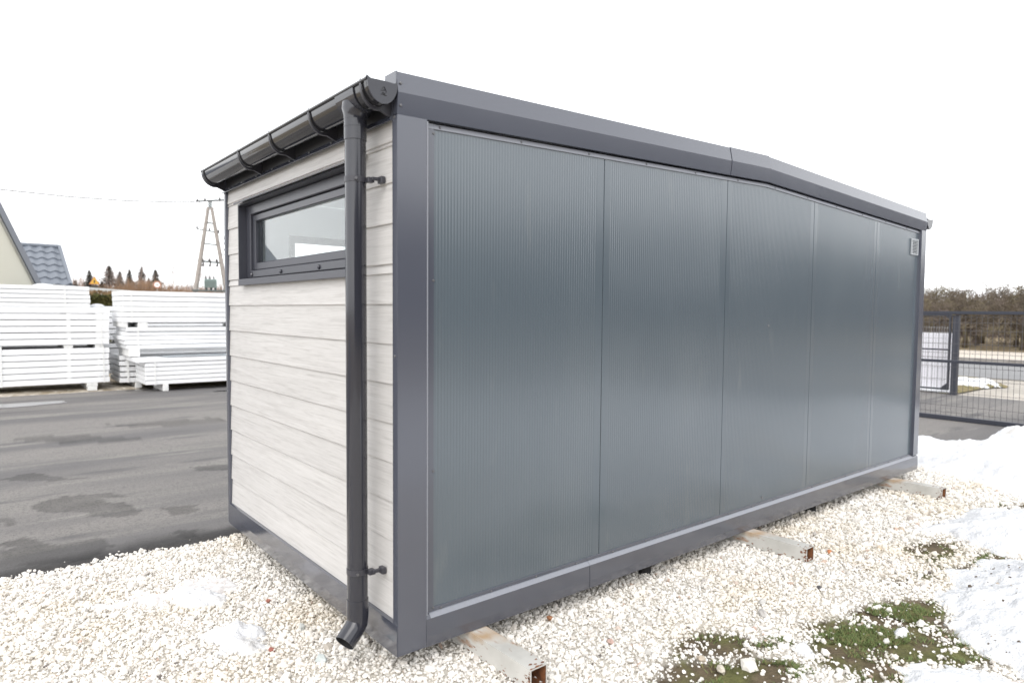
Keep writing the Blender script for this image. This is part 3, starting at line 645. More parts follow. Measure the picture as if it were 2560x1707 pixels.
# screws along the trims (a few millimetres each): one part
sc = MB()
def screw(p, d, r=.0042):
    p = Vector(p); d = Vector(d)
    sc.tube([p-d*.002, p+d*.0015, p+d*.003], [r*1.5, r*1.4, r], 8)
for i in range(20): screw((.23+i*.285, PY-.007, ZB+.150), (0,-1,0))
for i in range(12):
    x = .22+i*.46; screw((x, PY-.0075, Z1-.019+lift(x)), (0,-1,.1))
for zz in (2.36, 1.726, .882, .262): screw((.188, PY-.007, zz), (0,-1,0))
for zz in (2.53, 2.44): screw((.014, -.006, zz), (0,-1,0))
for xx, zz in ((2.952, 1.513), (2.929, .288)): screw((xx, PY-.001, zz), (0,-1,0), .006)
for zz in (2.395, 1.40, .13): screw((-.001, .022, zz), (-1,0,0))
for i in range(8): screw((-.013, .35+i*.27, 2.396), (-1,0,0), .0035)
tag(sc.build('screw', M['screw'], cab), kind='stuff')
# vent grille
vg = MB(); x0, x1, z0, z1 = 5.398, 5.556, 2.166, 2.316
for q in ((x0, x0+.012, z0, z1), (x1-.012, x1, z0, z1), (x0+.012, x1-.012, z0, z0+.012), (x0+.012, x1-.012, z1-.012, z1)): vg.box(q[0], q[1], PY-.014, PY-.001, q[2], q[3], .002)
M['vent'] = mat('pale_vent', (.42,.44,.46), .4)
vgo = vg.build('vent_grille', M['vent'], cab)
MB().box(x0+.012, x1-.012, PY-.003, PY-.0015, z0+.012, z1-.012).build('back_plate', M['dark'], vgo)
for i in range(9):
    zz = z0+.018+i*.0138
    MB().prism([(PY-.013, zz), (PY-.012, zz+.002), (PY-.004, zz+.011), (PY-.004, zz+.009)], 'x', x0+.0125, x1-.0125).build('slat', M['vent'], vgo)

# short side: lapped siding boards around the window
WY0, WY1, WZ0, WZ1 = .34, 2.075, 1.752, 2.272
PITCH = .1724; ZS = 2.3085-12*PITCH
def board(y0, y1, z0, z1):
    h = z1-z0; 
    pr = [(.015, z0+.003), (.018, z0), (.036, z0), (.036, z1+.004), (.0235, z1+.004), (.0225, z1-.004)]
    return MB().prism(pr, 'y', y0, y1).build('siding_board', M['siding'], cab)
for i in range(13):
    z0 = ZS+i*PITCH; z1 = min(z0+PITCH-.0015, 2.392)
    if z1 <= WZ0 or z0 >= WZ1+.02: board(.044, W-.034, z0, z1); continue
    if z0 < WZ0: # below the sill: notch
        board(.044, W-.034, z0, WZ0-.002)
        if z1-WZ0 > .02: board(.044, WY0-.002, WZ0-.001, z1); board(WY1+.002, W-.034, WZ0-.001, z1)
        continue
    if z1 > WZ1+.02:
        board(.044, WY0-.002, z0, WZ1+.018); board(WY1+.002, W-.034, z0, WZ1+.018); board(.044, W-.034, WZ1+.0195, z1); continue
    board(.044, WY0-.002, z0, z1); board(WY1+.002, W-.034, z0, z1)
mb = MB(); X0, X1 = .0375, .10
mb.box(X0, X1, .03, W-.035, ZB+.1, WZ0-.01); mb.box(X0, X1, .03, W-.035, WZ1+.01, 2.42)
mb.box(X0, X1, .03, WY0-.01, WZ0-.01, WZ1+.01); mb.box(X0, X1, WY1+.01, W-.035, WZ0-.01, WZ1+.01); mb.build('wall_core', M['lining'], cab)
# interior seen through the window, glazed front behind, widened to brighten the room
MB().box(.1, L-.1, .11, W-.08, .20, .23).build('floor', M['floorin'], cab)
MB().box(.1, L-.1, .11, W-.08, 2.36, 2.38).build('ceiling', M['lining'], cab)
mb = MB(); gx0, gx1, gz1 = .42, 5.4, 2.13
mb.box(.1, gx0, W-.075, W-.02, .24, 2.36); mb.box(gx1, L-.12, W-.075, W-.02, .24, 2.36); mb.box(gx0, gx1, W-.075, W-.02, gz1, 2.36); mb.build('front_wall', M['lining'], cab)
fg = MB()
for a, b, c, d in ((gx0, gx0+.05, .24, gz1), (gx1-.05, gx1, .24, gz1), (gx0+.05, gx1-.05, gz1-.05, gz1), (gx0+.05, gx1-.05, .24, .30), (1.98, 2.04, .30, gz1-.05), (3.58, 3.64, .30, gz1-.05)): fg.box(a, b, W-.06, W-.025, c, d)
fgo = fg.build('glazed_door', M['winframe'], cab)
MB().box(gx0+.05, gx1-.05, W-.045, W-.041, .30, gz1-.05).build('pane', M['clearglass'], fgo)
mb = MB(); mb.box(L-.10, L-.02, .11, W-.1, ZB+.1, 2.40); mb.build('end_wall', M['panel'], cab)
# window
win = MB()
win.box(-.010, .075, WY1-.011, WY1, WZ0, WZ1).box(-.010, .075, WY0, WY0+.011, WZ0, WZ1)
win.box(-.010, .075, WY0+.0115, WY1-.0115, WZ1-.010, WZ1)
win.box(-.012, .012, WY0-.002, WY1+.004, WZ0-.004, WZ0+.036, .002)
win.prism([(.012, WZ0+.030), (.012, WZ0+.035), (.075, WZ0+.045), (.075, WZ0+.03)], 'y', WY0+.012, WY1-.012)
wo = win.build('window', M['winframe'], cab)
dr = MB(); dr.prism([(-.034, WZ1+.004), (-.032, WZ1-.004), (-.030, WZ1+.006), (.018, WZ1+.018), (.018, WZ1+.022)], 'y', WY0-.03, WY1+.012); dr.build('drip_edge', M['rail'], wo)
def ring(name, x0, x1, y0, y1, z0, z1, l, r, b, t, m, parent, bev=.004):
    q = MB(); q.box(x0, x1, y1-l, y1, z0, z1, bev); q.box(x0, x1, y0, y0+r, z0, z1, bev)
    q.box(x0, x1, y0+r-.001, y1-l+.001, z0+.0004, z0+b, bev); q.box(x0, x1, y0+r-.001, y1-l+.001, z1-t, z1-.0004, bev)
    return q.build(name, m, parent)
ring('frame', .040, .115, WY0+.012, WY1-.012, WZ0+.046, WZ1-.011, .072, .072, .046, .06, M['winframe'], wo)
ring('sash', .056, .105, WY0+.086, WY1-.086, WZ0+.094, WZ1-.073, .046, .046, .046, .042, M['winframe'], wo)
pane = MB().box(.074, .078, WY0+.125, WY1-.125, WZ0+.135, WZ1-.108).build('pane', M['glass'], wo)
for yy in (1.45, 1.965, .9):
    MB().tube([(.041, yy, WZ0+.066), (.034, yy, WZ0+.066), (.030, yy, WZ0+.066)], [.0125, .0115, .005], 10).build('drain_cap', M['screw'] if yy > 1.9 else M['winframe'], wo, smooth=True)
# eaves board and flashing strip behind the gutter
MB().box(.004, .035, .055, W-.034, 2.410, 2.52).build('eaves_board', M['eaves'], cab)
MB().prism([(-.012, 2.386), (-.010, 2.383), (.012, 2.392), (.012, 2.411), (-.002, 2.408)], 'y', .045, W+.012).build('flashing', M['rail'], cab)
# gutter
GX, GZ, GR, GD = -.0690, 2.516, .0635, .083
def gprof(k=1., lo=180, hi=360, n=18, add=0):
    return [(GX+(GR+add)*math.cos(R(lo+(hi-lo)*i/n)), GZ+(GD+add)*math.sin(R(lo+(hi-lo)*i/n))) for i in range(n+1)]
def gutter(y0, y1, mirror=False):
    f = (lambda x: L-x) if mirror else (lambda x: x)
    o = gprof(); i_ = gprof(add=-.003)[::-1]
    g_ = MB().loft([[(f(a), y, b) for a, b in o+i_] for y in (y0, y1)])
    g_.tube([(f(GX-GR-.001), y0, GZ+.002), (f(GX-GR-.001), y1, GZ+.002)], .0085, 10)
    go = g_.build('gutter', M['gutter'], cab, smooth=False)
    for p in go.data.polygons: p.use_smooth = True
    em = go.modifiers.new('split', 'EDGE_SPLIT'); em.split_angle = R(40)
    for yy in (y0, y1):
        s_ = -1 if yy == y0 else 1
        q = gprof(add=.004); top = [(GX+GR+.004, GZ+.010), (GX+GR-.012, GZ+.004), (GX, GZ+.006), (GX-GR+.012, GZ+.004), (GX-GR-.006, GZ+.014)]
        MB().prism([(f(a), b) for a, b in q+top], 'y', yy+s_*.006, yy-s_*.004).build('end_cap', M['pipe'], go)
        band = gprof(add=.0045)+gprof(add=.0005)[::-1]
        MB().prism([(f(a), b) for a, b in band], 'y', yy-s_*.006, yy-s_*.022).build('seal_band', M['gutter'], go)
    return go
go = gutter(.0, 2.425)
gutter(.0, 2.425, True)
# raised maker's mark on the near end cap: three-fold knot of strokes
em = MB(); ex, ez, ey = GX+.004, GZ-.040, -.0068
def stroke(pts, r=.0016): em.tube([(ex+a, ey, ez+b) for a, b in pts], r, 6)
stroke([(-.0125, .002), (-.010, .0065), (0, .022), (.004, .019)]); stroke([(.004, .019), (.0125, .003), (.009, -.003)]); stroke([(-.0125, -.0115), (-.004, -.009), (.004, -.012), (.0125, -.0125)])
stroke([(-.0045, .003), (.001, .0105), (.004, .006)]); stroke([(-.007, -.0045), (.0, -.0035), (.006, -.0075)])
em.build('emblem', M['gutter'], go)
# brackets: fins that cradle the gutter and run back to the eaves board
for yy in (.055, .590, 1.120, 1.640, 2.385):
    inner = gprof(add=.0015, lo=172, hi=330); outer = []
    n_ = 14
    for i in range(n_+1):
        a = R(172+(285-172)*i/n_); t = i/n_
        outer.append((GX+(GR+.006+.007*t)*math.cos(a), GZ+(GD+.006+.010*t)*math.sin(a)))
    pr = inner+[(.003, GZ-.02), (.003, GZ-.118)]+outer[::-1]
    b = MB().prism(pr, 'y', yy-.0015, yy+.0015).build('gutter_bracket', M['clamp'], go)
    rim = outer+[(.003, GZ-.118)]; rim2 = [(a*1.0-.0, b_-.003) for a, b_ in rim]
    mb = MB(); mb.loft([[(a, yy-.008, b_), (a, yy+.008, b_), (a, yy+.008, b_-.0025), (a, yy-.008, b_-.0025)] for a, b_ in rim]); mb.build('bracket_band', M['clamp'], go)
# downpipe
PX, PY_, PR = -.084, .212, .045
dp = MB(); dp.tube([(PX, PY_, .262), (PX, PY_, 2.33)], PR, 32, cap=False)
dpo = dp.build('downpipe', M['pipe'], cab, smooth=True)
def band(name, path, r, m, parent, n=32):
    o = MB().tube(path, r, n, cap=False).build(name, m, parent, smooth=True)
    sm = o.modifiers.new('thick', 'SOLIDIFY'); sm.thickness = .002; sm.offset = -1
    e = o.modifiers.new('split', 'EDGE_SPLIT'); e.split_angle = R(35)
    return o
band('pipe_collar', [(PX, PY_, 2.318), (PX, PY_, 2.319), (PX, PY_, 2.40), (PX, PY_, 2.42)], [.0465, .048, .048, .0475], M['pipe'], dpo)
band('outlet_funnel', [(PX, PY_, 2.405), (PX, PY_, 2.418), (PX+.004, PY_, 2.438), (PX+.008, PY_, 2.47)], [.0485, .0495, .061, .0615], M['pipe'], dpo)
q = gprof(add=.0055)+gprof(add=.001)[::-1]
MB().prism(q, 'y', .125, .30).build('outlet_saddle', M['pipe'], dpo)
band('pipe_joint', [(PX, PY_, 2.372), (PX, PY_, 2.3725), (PX, PY_, 2.376), (PX, PY_, 2.3765)], [.048, .0492, .0492, .048], M['pipe'], dpo)
for zz in (2.152, .442):
    band('pipe_clamp', [(PX, PY_, zz-.0121), (PX, PY_, zz-.012), (PX, PY_, zz+.012), (PX, PY_, zz+.0121)], [.0455, .0475, .0475, .0455], M['clamp'], dpo)
    MB().box(PX+.026, PX+.056, PY_-.066, PY_-.034, zz-.013, zz+.009, .002).build('clamp_lug', M['clamp'], dpo); MB().box(PX+.040, -.004, PY_-.075, PY_-.060, zz-.004, zz+.010, .002).build('clamp_arm', M['clamp'], dpo)
    MB().box(-.008, .012, PY_-.088, PY_-.052, zz-.014, zz+.016, .002).build('wall_plate', M['clamp'], dpo); MB().tube([(PX-.018, PY_-.040, zz), (PX-.024, PY_-.054, zz)], .006, 8).build('clamp_bolt', M['screw'], dpo)
band('elbow', [(PX, PY_, .315), (PX, PY_, .314), (PX, PY_, .235), (PX-.004, PY_-.002, .205), (PX-.028, PY_-.010, .178), (PX-.075, PY_-.026, .142)], [.0462, .0478, .0478, .0475, .047, .0465], M['pipe'], dpo)
band('inner_lip', [(PX-.072, PY_-.025, .1445), (PX-.028, PY_-.010, .178), (PX, PY_, .215)], [.0435, .0435, .043], M['dark'], dpo)

# the three square tubes under the cabin, and two dark supports
def tube_beam(xc, rough, label):
    y0, y1, hw, t = -.435, 2.75, .047, .006
    o = MB(); 
    out = [(xc-hw, .0), (xc+hw, .0), (xc+hw, .0965), (xc-hw, .0965)]; inn = [(xc-hw+t, t), (xc+hw-t, t), (xc+hw-t, .0965-t), (xc-hw+t, .0965-t)]
    for k in range(4):
        j = (k+1) % 4
        for y in (y0, y1):
            o.face([(out[k][0], y, out[k][1]), (out[j][0], y, out[j][1]), (inn[j][0], y, inn[j][1]), (inn[k][0], y, inn[k][1])])
        o.face([(out[k][0], y0, out[k][1]), (out[j][0], y0, out[j][1]), (out[j][0], y1, out[j][1]), (out[k][0], y1, out[k][1])])
    bmesh.ops.remove_doubles(o.bm, verts=o.bm.verts, dist=1e-5)
    b = o.build('steel_tube', M['tube'], origin=(xc, -.435, 0)); tag(b, label, 'steel tube', 'square steel tubes under the cabin')
    r_ = MB(); n_ = [(inn[k][0], inn[k][1]) for k in range(4)]
    for k in range(4):
        j = (k+1) % 4
        r_.face([(n_[k][0], y0+.002, n_[k][1]), (n_[j][0], y0+.002, n_[j][1]), (n_[j][0], y1-.002, n_[j][1]), (n_[k][0], y1-.002, n_[k][1])])
    r_.build('rusty_bore', M['rust'], b)
    # rust run: scabby flakes along the lower edge and the open end
    q = MB(); rr = random.Random(int(xc*100))
    for i in range(70):
        y = y0+rr.random()**1.3*.5; z = rr.random()**4*.04+.003; s_ = rr.uniform(.0025, .009)
        if rr.random() < .35: y = y0+rr.random()**2*.05; z = rr.uniform(.005, .09)
        pts = [(xc-hw-.0006, y+s_*rr.uniform(.6, 1.6)*math.cos(a), max(.001, min(.0955, z+s_*.45*rr.uniform(.6, 1.3)*math.sin(a)))) for a in [k*math.pi/4 for k in range(8)]]
        pts = [(a, max(b_, y0), c) for a, b_, c in pts]; q.face(pts)
    for i in range(9):
        y = y0+rr.random()**2.5*.10; x = xc+rr.uniform(-hw+.004, hw-.004); s_ = rr.uniform(.004, .012)
        q.face([(max(xc-hw, min(xc+hw, x+s_*rr.uniform(.6, 1.5)*math.cos(a))), max(y0, y+s_*.8*math.sin(a)), .0971) for a in [k*math.pi/4 for k in range(8)]])
    tag(q.build('rust_scab', M['rust'], b), kind='stuff')
tube_beam(.427, 1, 'nearest square steel tube with rusty side and open end, under the cabin corner')
tube_beam(2.748, 1, 'middle square steel tube poking out from under the cabin')
tube_beam(5.109, 1, 'farthest square steel tube, short rusty end beside the snow bank')
for xc, lb in ((1.78, 'dark support block under the cabin between the nearest and middle tubes'), (3.86, 'dark support block under the cabin between the middle and farthest tubes')):
    o = MB(); o.tube([(xc, .13, -.01), (xc, .13, .05), (xc, .13, .098)], [.042, .036, .02], 12); tag(o.build('support_foot', M['dark'], origin=(xc, .05, 0)), lb, 'support', 'support feet under the cabin')

# ------------------------------------------------------------------ stacks of white panels across the yard
def bundle(label, x0, x1, y0, y1, z0, z1, n, gap, straps=(), spacers=(), blocks=(), first=None, jit=.012, film=False, group='strapped bundles of white panels', small=()):
    pitch = (z1-z0+gap)/n; th = pitch-gap
    t = thing('panel_bundle', (x0, y0, z0), label, 'panel bundle', group)
    base = None; ends = []
    for i in range(n):
        z = z0+i*pitch
        jx, jy = rnd.uniform(-jit, jit), rnd.uniform(-jit, jit)*.6
        if first and i == n-1: jx = first[0]; jy = first[1]
        if base is None:
            base = MB().box(x0, x1, y0, y1, z0, z0+th, .006).build('panel', M['white'], t); o = base
        else:
            o = base.copy(); C.objects.link(o)
        o.location = (jx, jy, i*pitch)
    for sx in straps:
        a = MB(); e = .016
        a.box(sx-.013, sx+.013, y0-e-.004, y0-e, z0-.004, z1+.004).box(sx-.013, sx+.013, y0-e, y1+.01, z1+.001, z1+.005)
        a.box(sx-.013, sx+.013, y0-e, y1+.01, z0-.005, z0-.001); a.build('strap', M['strap'], t)
    for (sx, ex, k) in small:          # little packers in the gaps between the panels
        for i in range(n-1):
            z = z0+i*pitch+th
            MB().box(sx+rnd.uniform(-.01, .01), ex, y0+.004, y1-.02, z-.001, z+gap+.001).build('packer', M['foam'], t)
    for (a, b, zb, zt) in spacers:
        MB().box(a, b, y0+.01, y1-.03, zb, zt, .006).build('spacer_block', M['foam'], t)
    for (a, b, zb, zt) in blocks:
        MB().box(a, b, y0-.005, y1-.1, zb, zt, .008).build('support_block', M['foam'], t)
    if film:
        nx, ny = 60, 10
        x, y, F = grid(np.linspace(x0+.35, x1-.1, nx), np.linspace(y0+.03, y1-.1, ny))
        z = z1+.006+.016*fbm(x*5, y*5)
        o = npmesh('ice_crust', np.stack([x, y, z], 1), F, M['film'], parent=t, origin=(x0, y0, z0), smooth=True)
    return t
bundle('topmost tight bundle of five white panels on the left stack', -4.6, .495, 12.8, 13.95, 1.614, 2.006, 5, .010, straps=(.10, -1.9))
bundle('middle bundle of the left stack, six white panels with dark gaps', -4.3, .80, 12.8, 13.95, .906, 1.606, 6, .014, straps=(.665,), spacers=((.06,.204,.836,.905), (-1.02,-.86,.836,.905), (.56,.70,.836,.905), (-3,-2.85,.836,.905)), small=((.115,.17,0), (.58,.78,0)))
bundle('lowest bundle of the left stack, six white panels on a foam block', -4.3, .785, 12.8, 13.95, .166, .834, 6, .013, straps=(.69, -.88), blocks=((.417,.575,.012,.0925), (.405,.585,.093,.165), (-2.2,-2.05,.0,.165)), small=((.10,.16,0), (.6,.62,0)))
bundle('topmost bundle of the right stack, six white panels packed tight', .945, 6.2, 12.3, 13.45, 1.337, 1.936, 6, .010, straps=(1.10,), spacers=((1.204,1.37,1.239,1.336), (3.05,3.25,1.239,1.336), (.95,1.03,1.239,1.336)))
bundle('middle bundle of the right stack, five white panels between foam spacers', .975, 6.2, 12.3, 13.45, .822, 1.237, 5, .009, straps=(1.20,), jit=.04, spacers=((1.04,1.225,.672,.821), (3.4,3.6,.672,.821)))
bundle('front bundle of the right stack with an icy top panel sticking out', 1.245, 6.0, 11.9, 12.85, .15, .655, 6, .010, straps=(1.40,), first=(-.165, -.02), blocks=((1.532,1.628,.012,.149), (3.9,4.0,.012,.149)), film=True)
bundle('rear low bundle of the right stack with wide dark gaps', .98, 6.0, 12.92, 14.02, .125, .66, 5, .024, straps=(1.12,), blocks=((1.6,1.75,.0,.124), (.99+.25,1.36,.0,.124)), small=((1.10,1.14,0),))
bundle('upper bundle of the stack half hidden behind the left stack', -3.4, 6.2, 14.3, 15.4, .93, 1.64, 6, .020, spacers=((-.9,-.7,.846,.929), (1.2,1.4,.846,.929)), small=((.5,.6,0),))
bundle('lower bundle of the stack half hidden behind the left stack', -3.4, 6.2, 14.3, 15.4, .20, .845, 6, .020, blocks=((.6,.8,0,.199), (-2,-1.8,0,.199)), small=((.5,.6,0),))
for (cx, cy, cz, rx, h, lb) in ((-.20, 13.1, 2.004, .17, .05, 'small snow dome on the topmost bundle of the left stack'), (.64, 13.05, 1.604, .14, .085, 'rounded snow dome on the middle bundle beside the hedge')):
    o = MB(); secs = []
    for k in range(7):
        a = k/6*math.pi/2; secs.append([(cx+rx*math.cos(a)*math.cos(q)*(1+.1*math.sin(3*q)), cy+.14*math.cos(a)*math.sin(q), cz+h*math.sin(a)) for q in [2*math.pi*j/18 for j in range(18)]])
    secs[-1] = [(cx+.004*math.cos(2*math.pi*j/18), cy+.004*math.sin(2*math.pi*j/18), cz+h) for j in range(18)]
    tag(o.loft(secs).build('snow_dome', M['snow'], origin=(cx, cy, cz), smooth=True), lb, 'snow')
# dirty snow and litter under the stacks
M['dirtysnow'] = mat('dirty_snow', (.50,.45,.38), .8, var=[(3, (.30,.25,.18), .45, .6, I3), (9, (.66,.62,.56), .55, .68, I3)], bump=[(20, .5, .02, I3)])
snow_patch('dirty_snow', [(-6,12.75),(-2,12.65),(.3,12.70),(1.3,12.85),(1.5,13.3),(1.2,14.2),(.5,14.5),(-6,14.4)], .045, .05, M['dirtysnow'], ramp=.25, seed=15)

# ------------------------------------------------------------------ cream house on the left
al = R(62); ed = Vector((math.cos(al), math.sin(al), 0)); nr = Vector((math.sin(al), -math.cos(al), 0))   # along the gable, out of the gable
P0 = Vector((-.545, 20, 0))
hs = thing('gabled_house', P0-ed*4, 'cream rendered gable house with dark grey verge at the left edge', 'house')
def hp(t, d, z): q = P0+ed*t-nr*d; return (q.x, q.y, z)
SL = 2.12/2.11                     # roof pitch along the gable
t_e, z_e = 2.11, 2.217             # right eave corner (roof edge)
t_r = -.55; z_r = z_e+SL*(t_e-t_r); t_l = 2*t_r-t_e
D0, D1 = .07, 6
wt0, wt1 = t_l+.4, t_e-.4
zw = z_e+.4*SL-.36
prof = [(wt0, -.06), (wt1, -.06), (wt1, zw), (t_r, z_r-.36), (wt0, zw)]
MB().loft([[hp(t, D0, z) for t, z in prof], [hp(t, D1-.3, z) for t, z in prof]]).build('wall', M['cream'], hs)
for sgn in (1, -1):
    f = (lambda t: t) if sgn == 1 else (lambda t: 2*t_r-t)
    q = [(t_r+.001*0, z_r), (t_e, z_e), (t_e, z_e-.14), (t_r, z_r-.14)]
    MB().loft([[hp(f(t), .03, z) for t, z in q], [hp(f(t), D1, z) for t, z in q]]).build('roof', M['roofgrey'], hs)
    q = [(t_r, z_r+.012), (t_e+.01, z_e+.012), (t_e+.01, z_e-.33), (t_r, z_r-.33)]
    MB().loft([[hp(f(t), -.01, z) for t, z in q], [hp(f(t), .029, z) for t, z in q]]).build('verge_board', M['roofgrey'], hs)
    q = [(t_r, z_r-.30), (t_e-.02, z_e-.30), (t_e-.02, z_e-.32), (t_r, z_r-.32)]
    MB().loft([[hp(f(t), .03, z) for t, z in q], [hp(f(t), D0+.02, z) for t, z in q]]).build('soffit', M['soffit'], hs)
    q = [(t_e-.03, z_e-.16), (t_e-.03, z_e-.34), (wt1+.01, z_e-.34), (wt1+.01, z_e+.05)]
    MB().loft([[hp(f(t), .031, z) for t, z in q], [hp(f(t), D1-.1, z) for t, z in q]]).build('eaves_box', M['soffit'], hs)
# lower wing behind: tile-profile roof facing the yard
wg = thing('tiled_wing', (.3, 25, 0), 'low grey roof of wavy sheet tiles beside the cream gable', 'house')
yb, zb_, yt, zt_ = 23.6, 2.30, 25.2, 3.62
nrow = 6
for i in range(nrow):
    a = MB(); t0, t1 = i/nrow, (i+1)/nrow+.03
    x0 = -3.0; n_ = 90
    top, bot = [], []
    for k in range(n_+1):
        u = k/n_
        xr0 = 1.30-.12*t0; xr1 = 1.30-.12*t1
        xa, xb = x0+(xr0-x0)*u, x0+(xr1-x0)*u
        wv = .030*math.sin(2*math.pi*xa/.30)
        bot.append((xa, yb+(yt-yb)*t0-.02, zb_+(zt_-zb_)*t0+.055+wv)); top.append((xb, yb+(yt-yb)*t1, zb_+(zt_-zb_)*t1+.012+wv*.9))
    low = [(p[0], p[1]+.015, p[2]-.05) for p in bot]
    a.loft([low, bot, top], cap=False, close=False); a.build('tile_row', M['rooftile'], wg)
MB().tube([(-3, yt+.02, zt_+.05), (1.18, yt+.02, zt_+.05)], .07, 10).build('ridge_cap', M['rooftile'], wg)
MB().tube([(1.31, yb-.02, zb_+.06), (1.19, yt+.02, zt_+.06)], .06, 8).build('verge_trim', M['rooftile'], wg)
MB().box(-3, 1.42, yb-.14, yb-.03, zb_-.10, zb_+.03, .02).build('gutter', M['roofgrey'], wg)
MB().box(-3, 1.15, yb+.1, 27.2, -.06, zb_-.06).build('wall', M['cream'], wg)
MB().loft([[(-3, yt, zt_), (-3, yt+.01, zt_-.1), (-3, 27.3, zb_-.05), (-3, 27.3, zb_+.05)], [(1.18, yt, zt_), (1.18, yt+.01, zt_-.1), (1.3, 27.3, zb_-.05), (1.3, 27.3, zb_+.05)]]).build('rear_roof', M['roofgrey'], wg)

# ------------------------------------------------------------------ hedge
def leafmass(name, n, x0, x1, y0, y1, z0, z1, s, m, parent, origin, shell=True):
    p = rng.uniform([x0, y0, z0], [x1, y1, z1], (n, 3))
    if shell:
        k = rng.integers(0, 3, n); q = rng.uniform(0, .12, n)
        p[k == 0, 1] = y0+q[k == 0]+.10*fbm(p[k == 0, 0]*4, p[k == 0, 2]*4); p[k == 1, 2] = z1-q[k == 1]-.08*fbm(p[k == 1, 0]*3, p[k == 1, 1]*3)
    a = rng.normal(0, 1, (n, 3)); a /= np.linalg.norm(a, axis=1)[:, None]; b = np.cross(a, rng.normal(0, 1, (n, 3))); b /= np.linalg.norm(b, axis=1)[:, None]
    sz = rng.uniform(.5, 1.2, (n, 1))*s
    V = np.stack([p-a*sz, p+b*sz*.35, p+a*sz, p-b*sz*.35], 1).reshape(-1, 3)
    return npmesh(name, V, np.arange(4*n).reshape(-1, 4), m, parent=parent, origin=origin)
hd = thing('clipped_hedge', (2, 20.2, 0), 'clipped green hedge seen between the two stacks of white panels', 'hedge')
MB().box(-1, 9, 20.35, 21.1, -.06, 1.90).build('inner_mass', M['hedge'], hd)
leafmass('foliage', 26000, -1, 9, 20.1, 21.2, 0, 2.02, .07, M['hedge'], hd, (2, 20.2, 0))
leafmass('dry_top', 5000, -1, 9, 20.15, 21.2, 2.0, 2.10, .06, M['hedgetop'], hd, (2, 20.2, 0), shell=False)
sr = MB(); wa, wb = Vector((.5, 20.70, 0)), Vector((3.6, 26.41, 0)); wd = Vector((.88, -.48, 0))
for th, z0, z1 in ((.10, -.06, 2.19), (.14, 2.19, 2.26)):
    sr.loft([[tuple(q-wd*th+Vector((0,0,z))) for z in (z0, z1)]+[tuple(q+wd*th+Vector((0,0,z))) for z in (z1, z0)] for q in (wa, wb)])
tag(sr.build('boundary_wall', M['soffit'], origin=(2, 23.5, 0)), 'white capped boundary wall behind the green hedge', 'wall')

# ------------------------------------------------------------------ trees far on the left
def conifer(seed, H, rad):
    r_ = np.random.default_rng(seed); V = []; k = 0
    n = 1700
    t = r_.random(n)**.75; z = H*(.08+.92*t); env = rad*(1-t)**.8*(.75+.35*r_.random(n))
    env *= 1+.25*np.sin(z*5+seed)
    a = r_.uniform(0, 2*math.pi, n); env *= .55+.9*fbm(a*1.6+seed, z*2.2, 3); rr = env*r_.random(n)**.45
    p = np.stack([rr*np.cos(a), rr*np.sin(a), z-.25*rr], 1)
    d = np.stack([np.cos(a), np.sin(a), -.25+r_.normal(0, .25, n)], 1); s = np.stack([-np.sin(a), np.cos(a), r_.normal(0, .4, n)], 1)
    ln = r_.uniform(.2, .5, (n, 1))*(.5+1-t[:, None]); wd = ln*.22
    return np.stack([p-d*ln, p+s*wd, p+d*ln, p-s*wd], 1).reshape(-1, 3), np.arange(4*n).reshape(-1, 4)
def far(U, d):      # bearing (degrees right of +Y seen from the yard) and distance to a point on the ground
    a = R(U); return (CAM.x+d*math.sin(a), CAM.y+d*math.cos(a))
CN = []
for s_ in range(3):
    V, F = conifer(40+s_, 8, (1.9, 1.55, 1.7)[s_]); me = npmesh('crown', V, F, M['needle']); mesh = me.data; bpy.data.objects.remove(me); CN.append(mesh)
tm = MB().tube([(0,0,-.1), (0,0,6), (0,0,7.9)], [.16,.08,.02], 7).build('trunk', M['birch']); tmesh = tm.data; tmesh.materials.clear(); tmesh.materials.append(M['bark']); bpy.data.objects.remove(tm)
for (px, py, h, dist, v, lb) in [
  (6.16, 67.07, 5.2, 105, 1, 'small brownish conifer, leftmost of the far row of conifers'),
  (7.17, 66.96, 6.6, 105, 0, 'dark conifer standing directly behind the yellow warning sign'),
  (8.60, 66.76, 7.3, 105, 0, 'tall pointed conifer just right of the yellow warning sign'),
  (9.40, 66.65, 6.6, 105, 1, 'slender conifer, third to the right of the yellow sign'),
  (10.12, 66.53, 6.9, 105, 1, 'narrow dark conifer between the slender one and the brown birches'),
  (11.05, 66.37, 7.3, 105, 2, 'conifer with pale birch stems in front, left of the round sign'),
  (12.12, 66.17, 7.0, 105, 0, 'ragged dark conifer directly above the round sign'),
  (11.6, 66.3, 6.0, 108, 2, 'lower conifer filling the gap left of the ragged one'),
  (8.05, 66.85, 5.4, 112, 1, 'low conifer between the two tall pointed ones'),
 ]:
    d = Vector((px-CAM.x, py-CAM.y, 0)).normalized()*dist; q = (CAM.x+d.x, CAM.y+d.y, -.06)
    t = thing('conifer_tree', q, lb, 'conifer', 'far conifers above the stacks'); wf = rnd.uniform(1.0, 1.7)
    for nm, me in (('crown', CN[v]), ('trunk', tmesh)):
        o = bpy.data.objects.new(nm, me); C.objects.link(o); o.parent = t; ORG[o.name] = Vector(q); o.scale = (h/8*wf, h/8*wf, h/8); o.rotation_euler.z = rnd.uniform(0, 6)
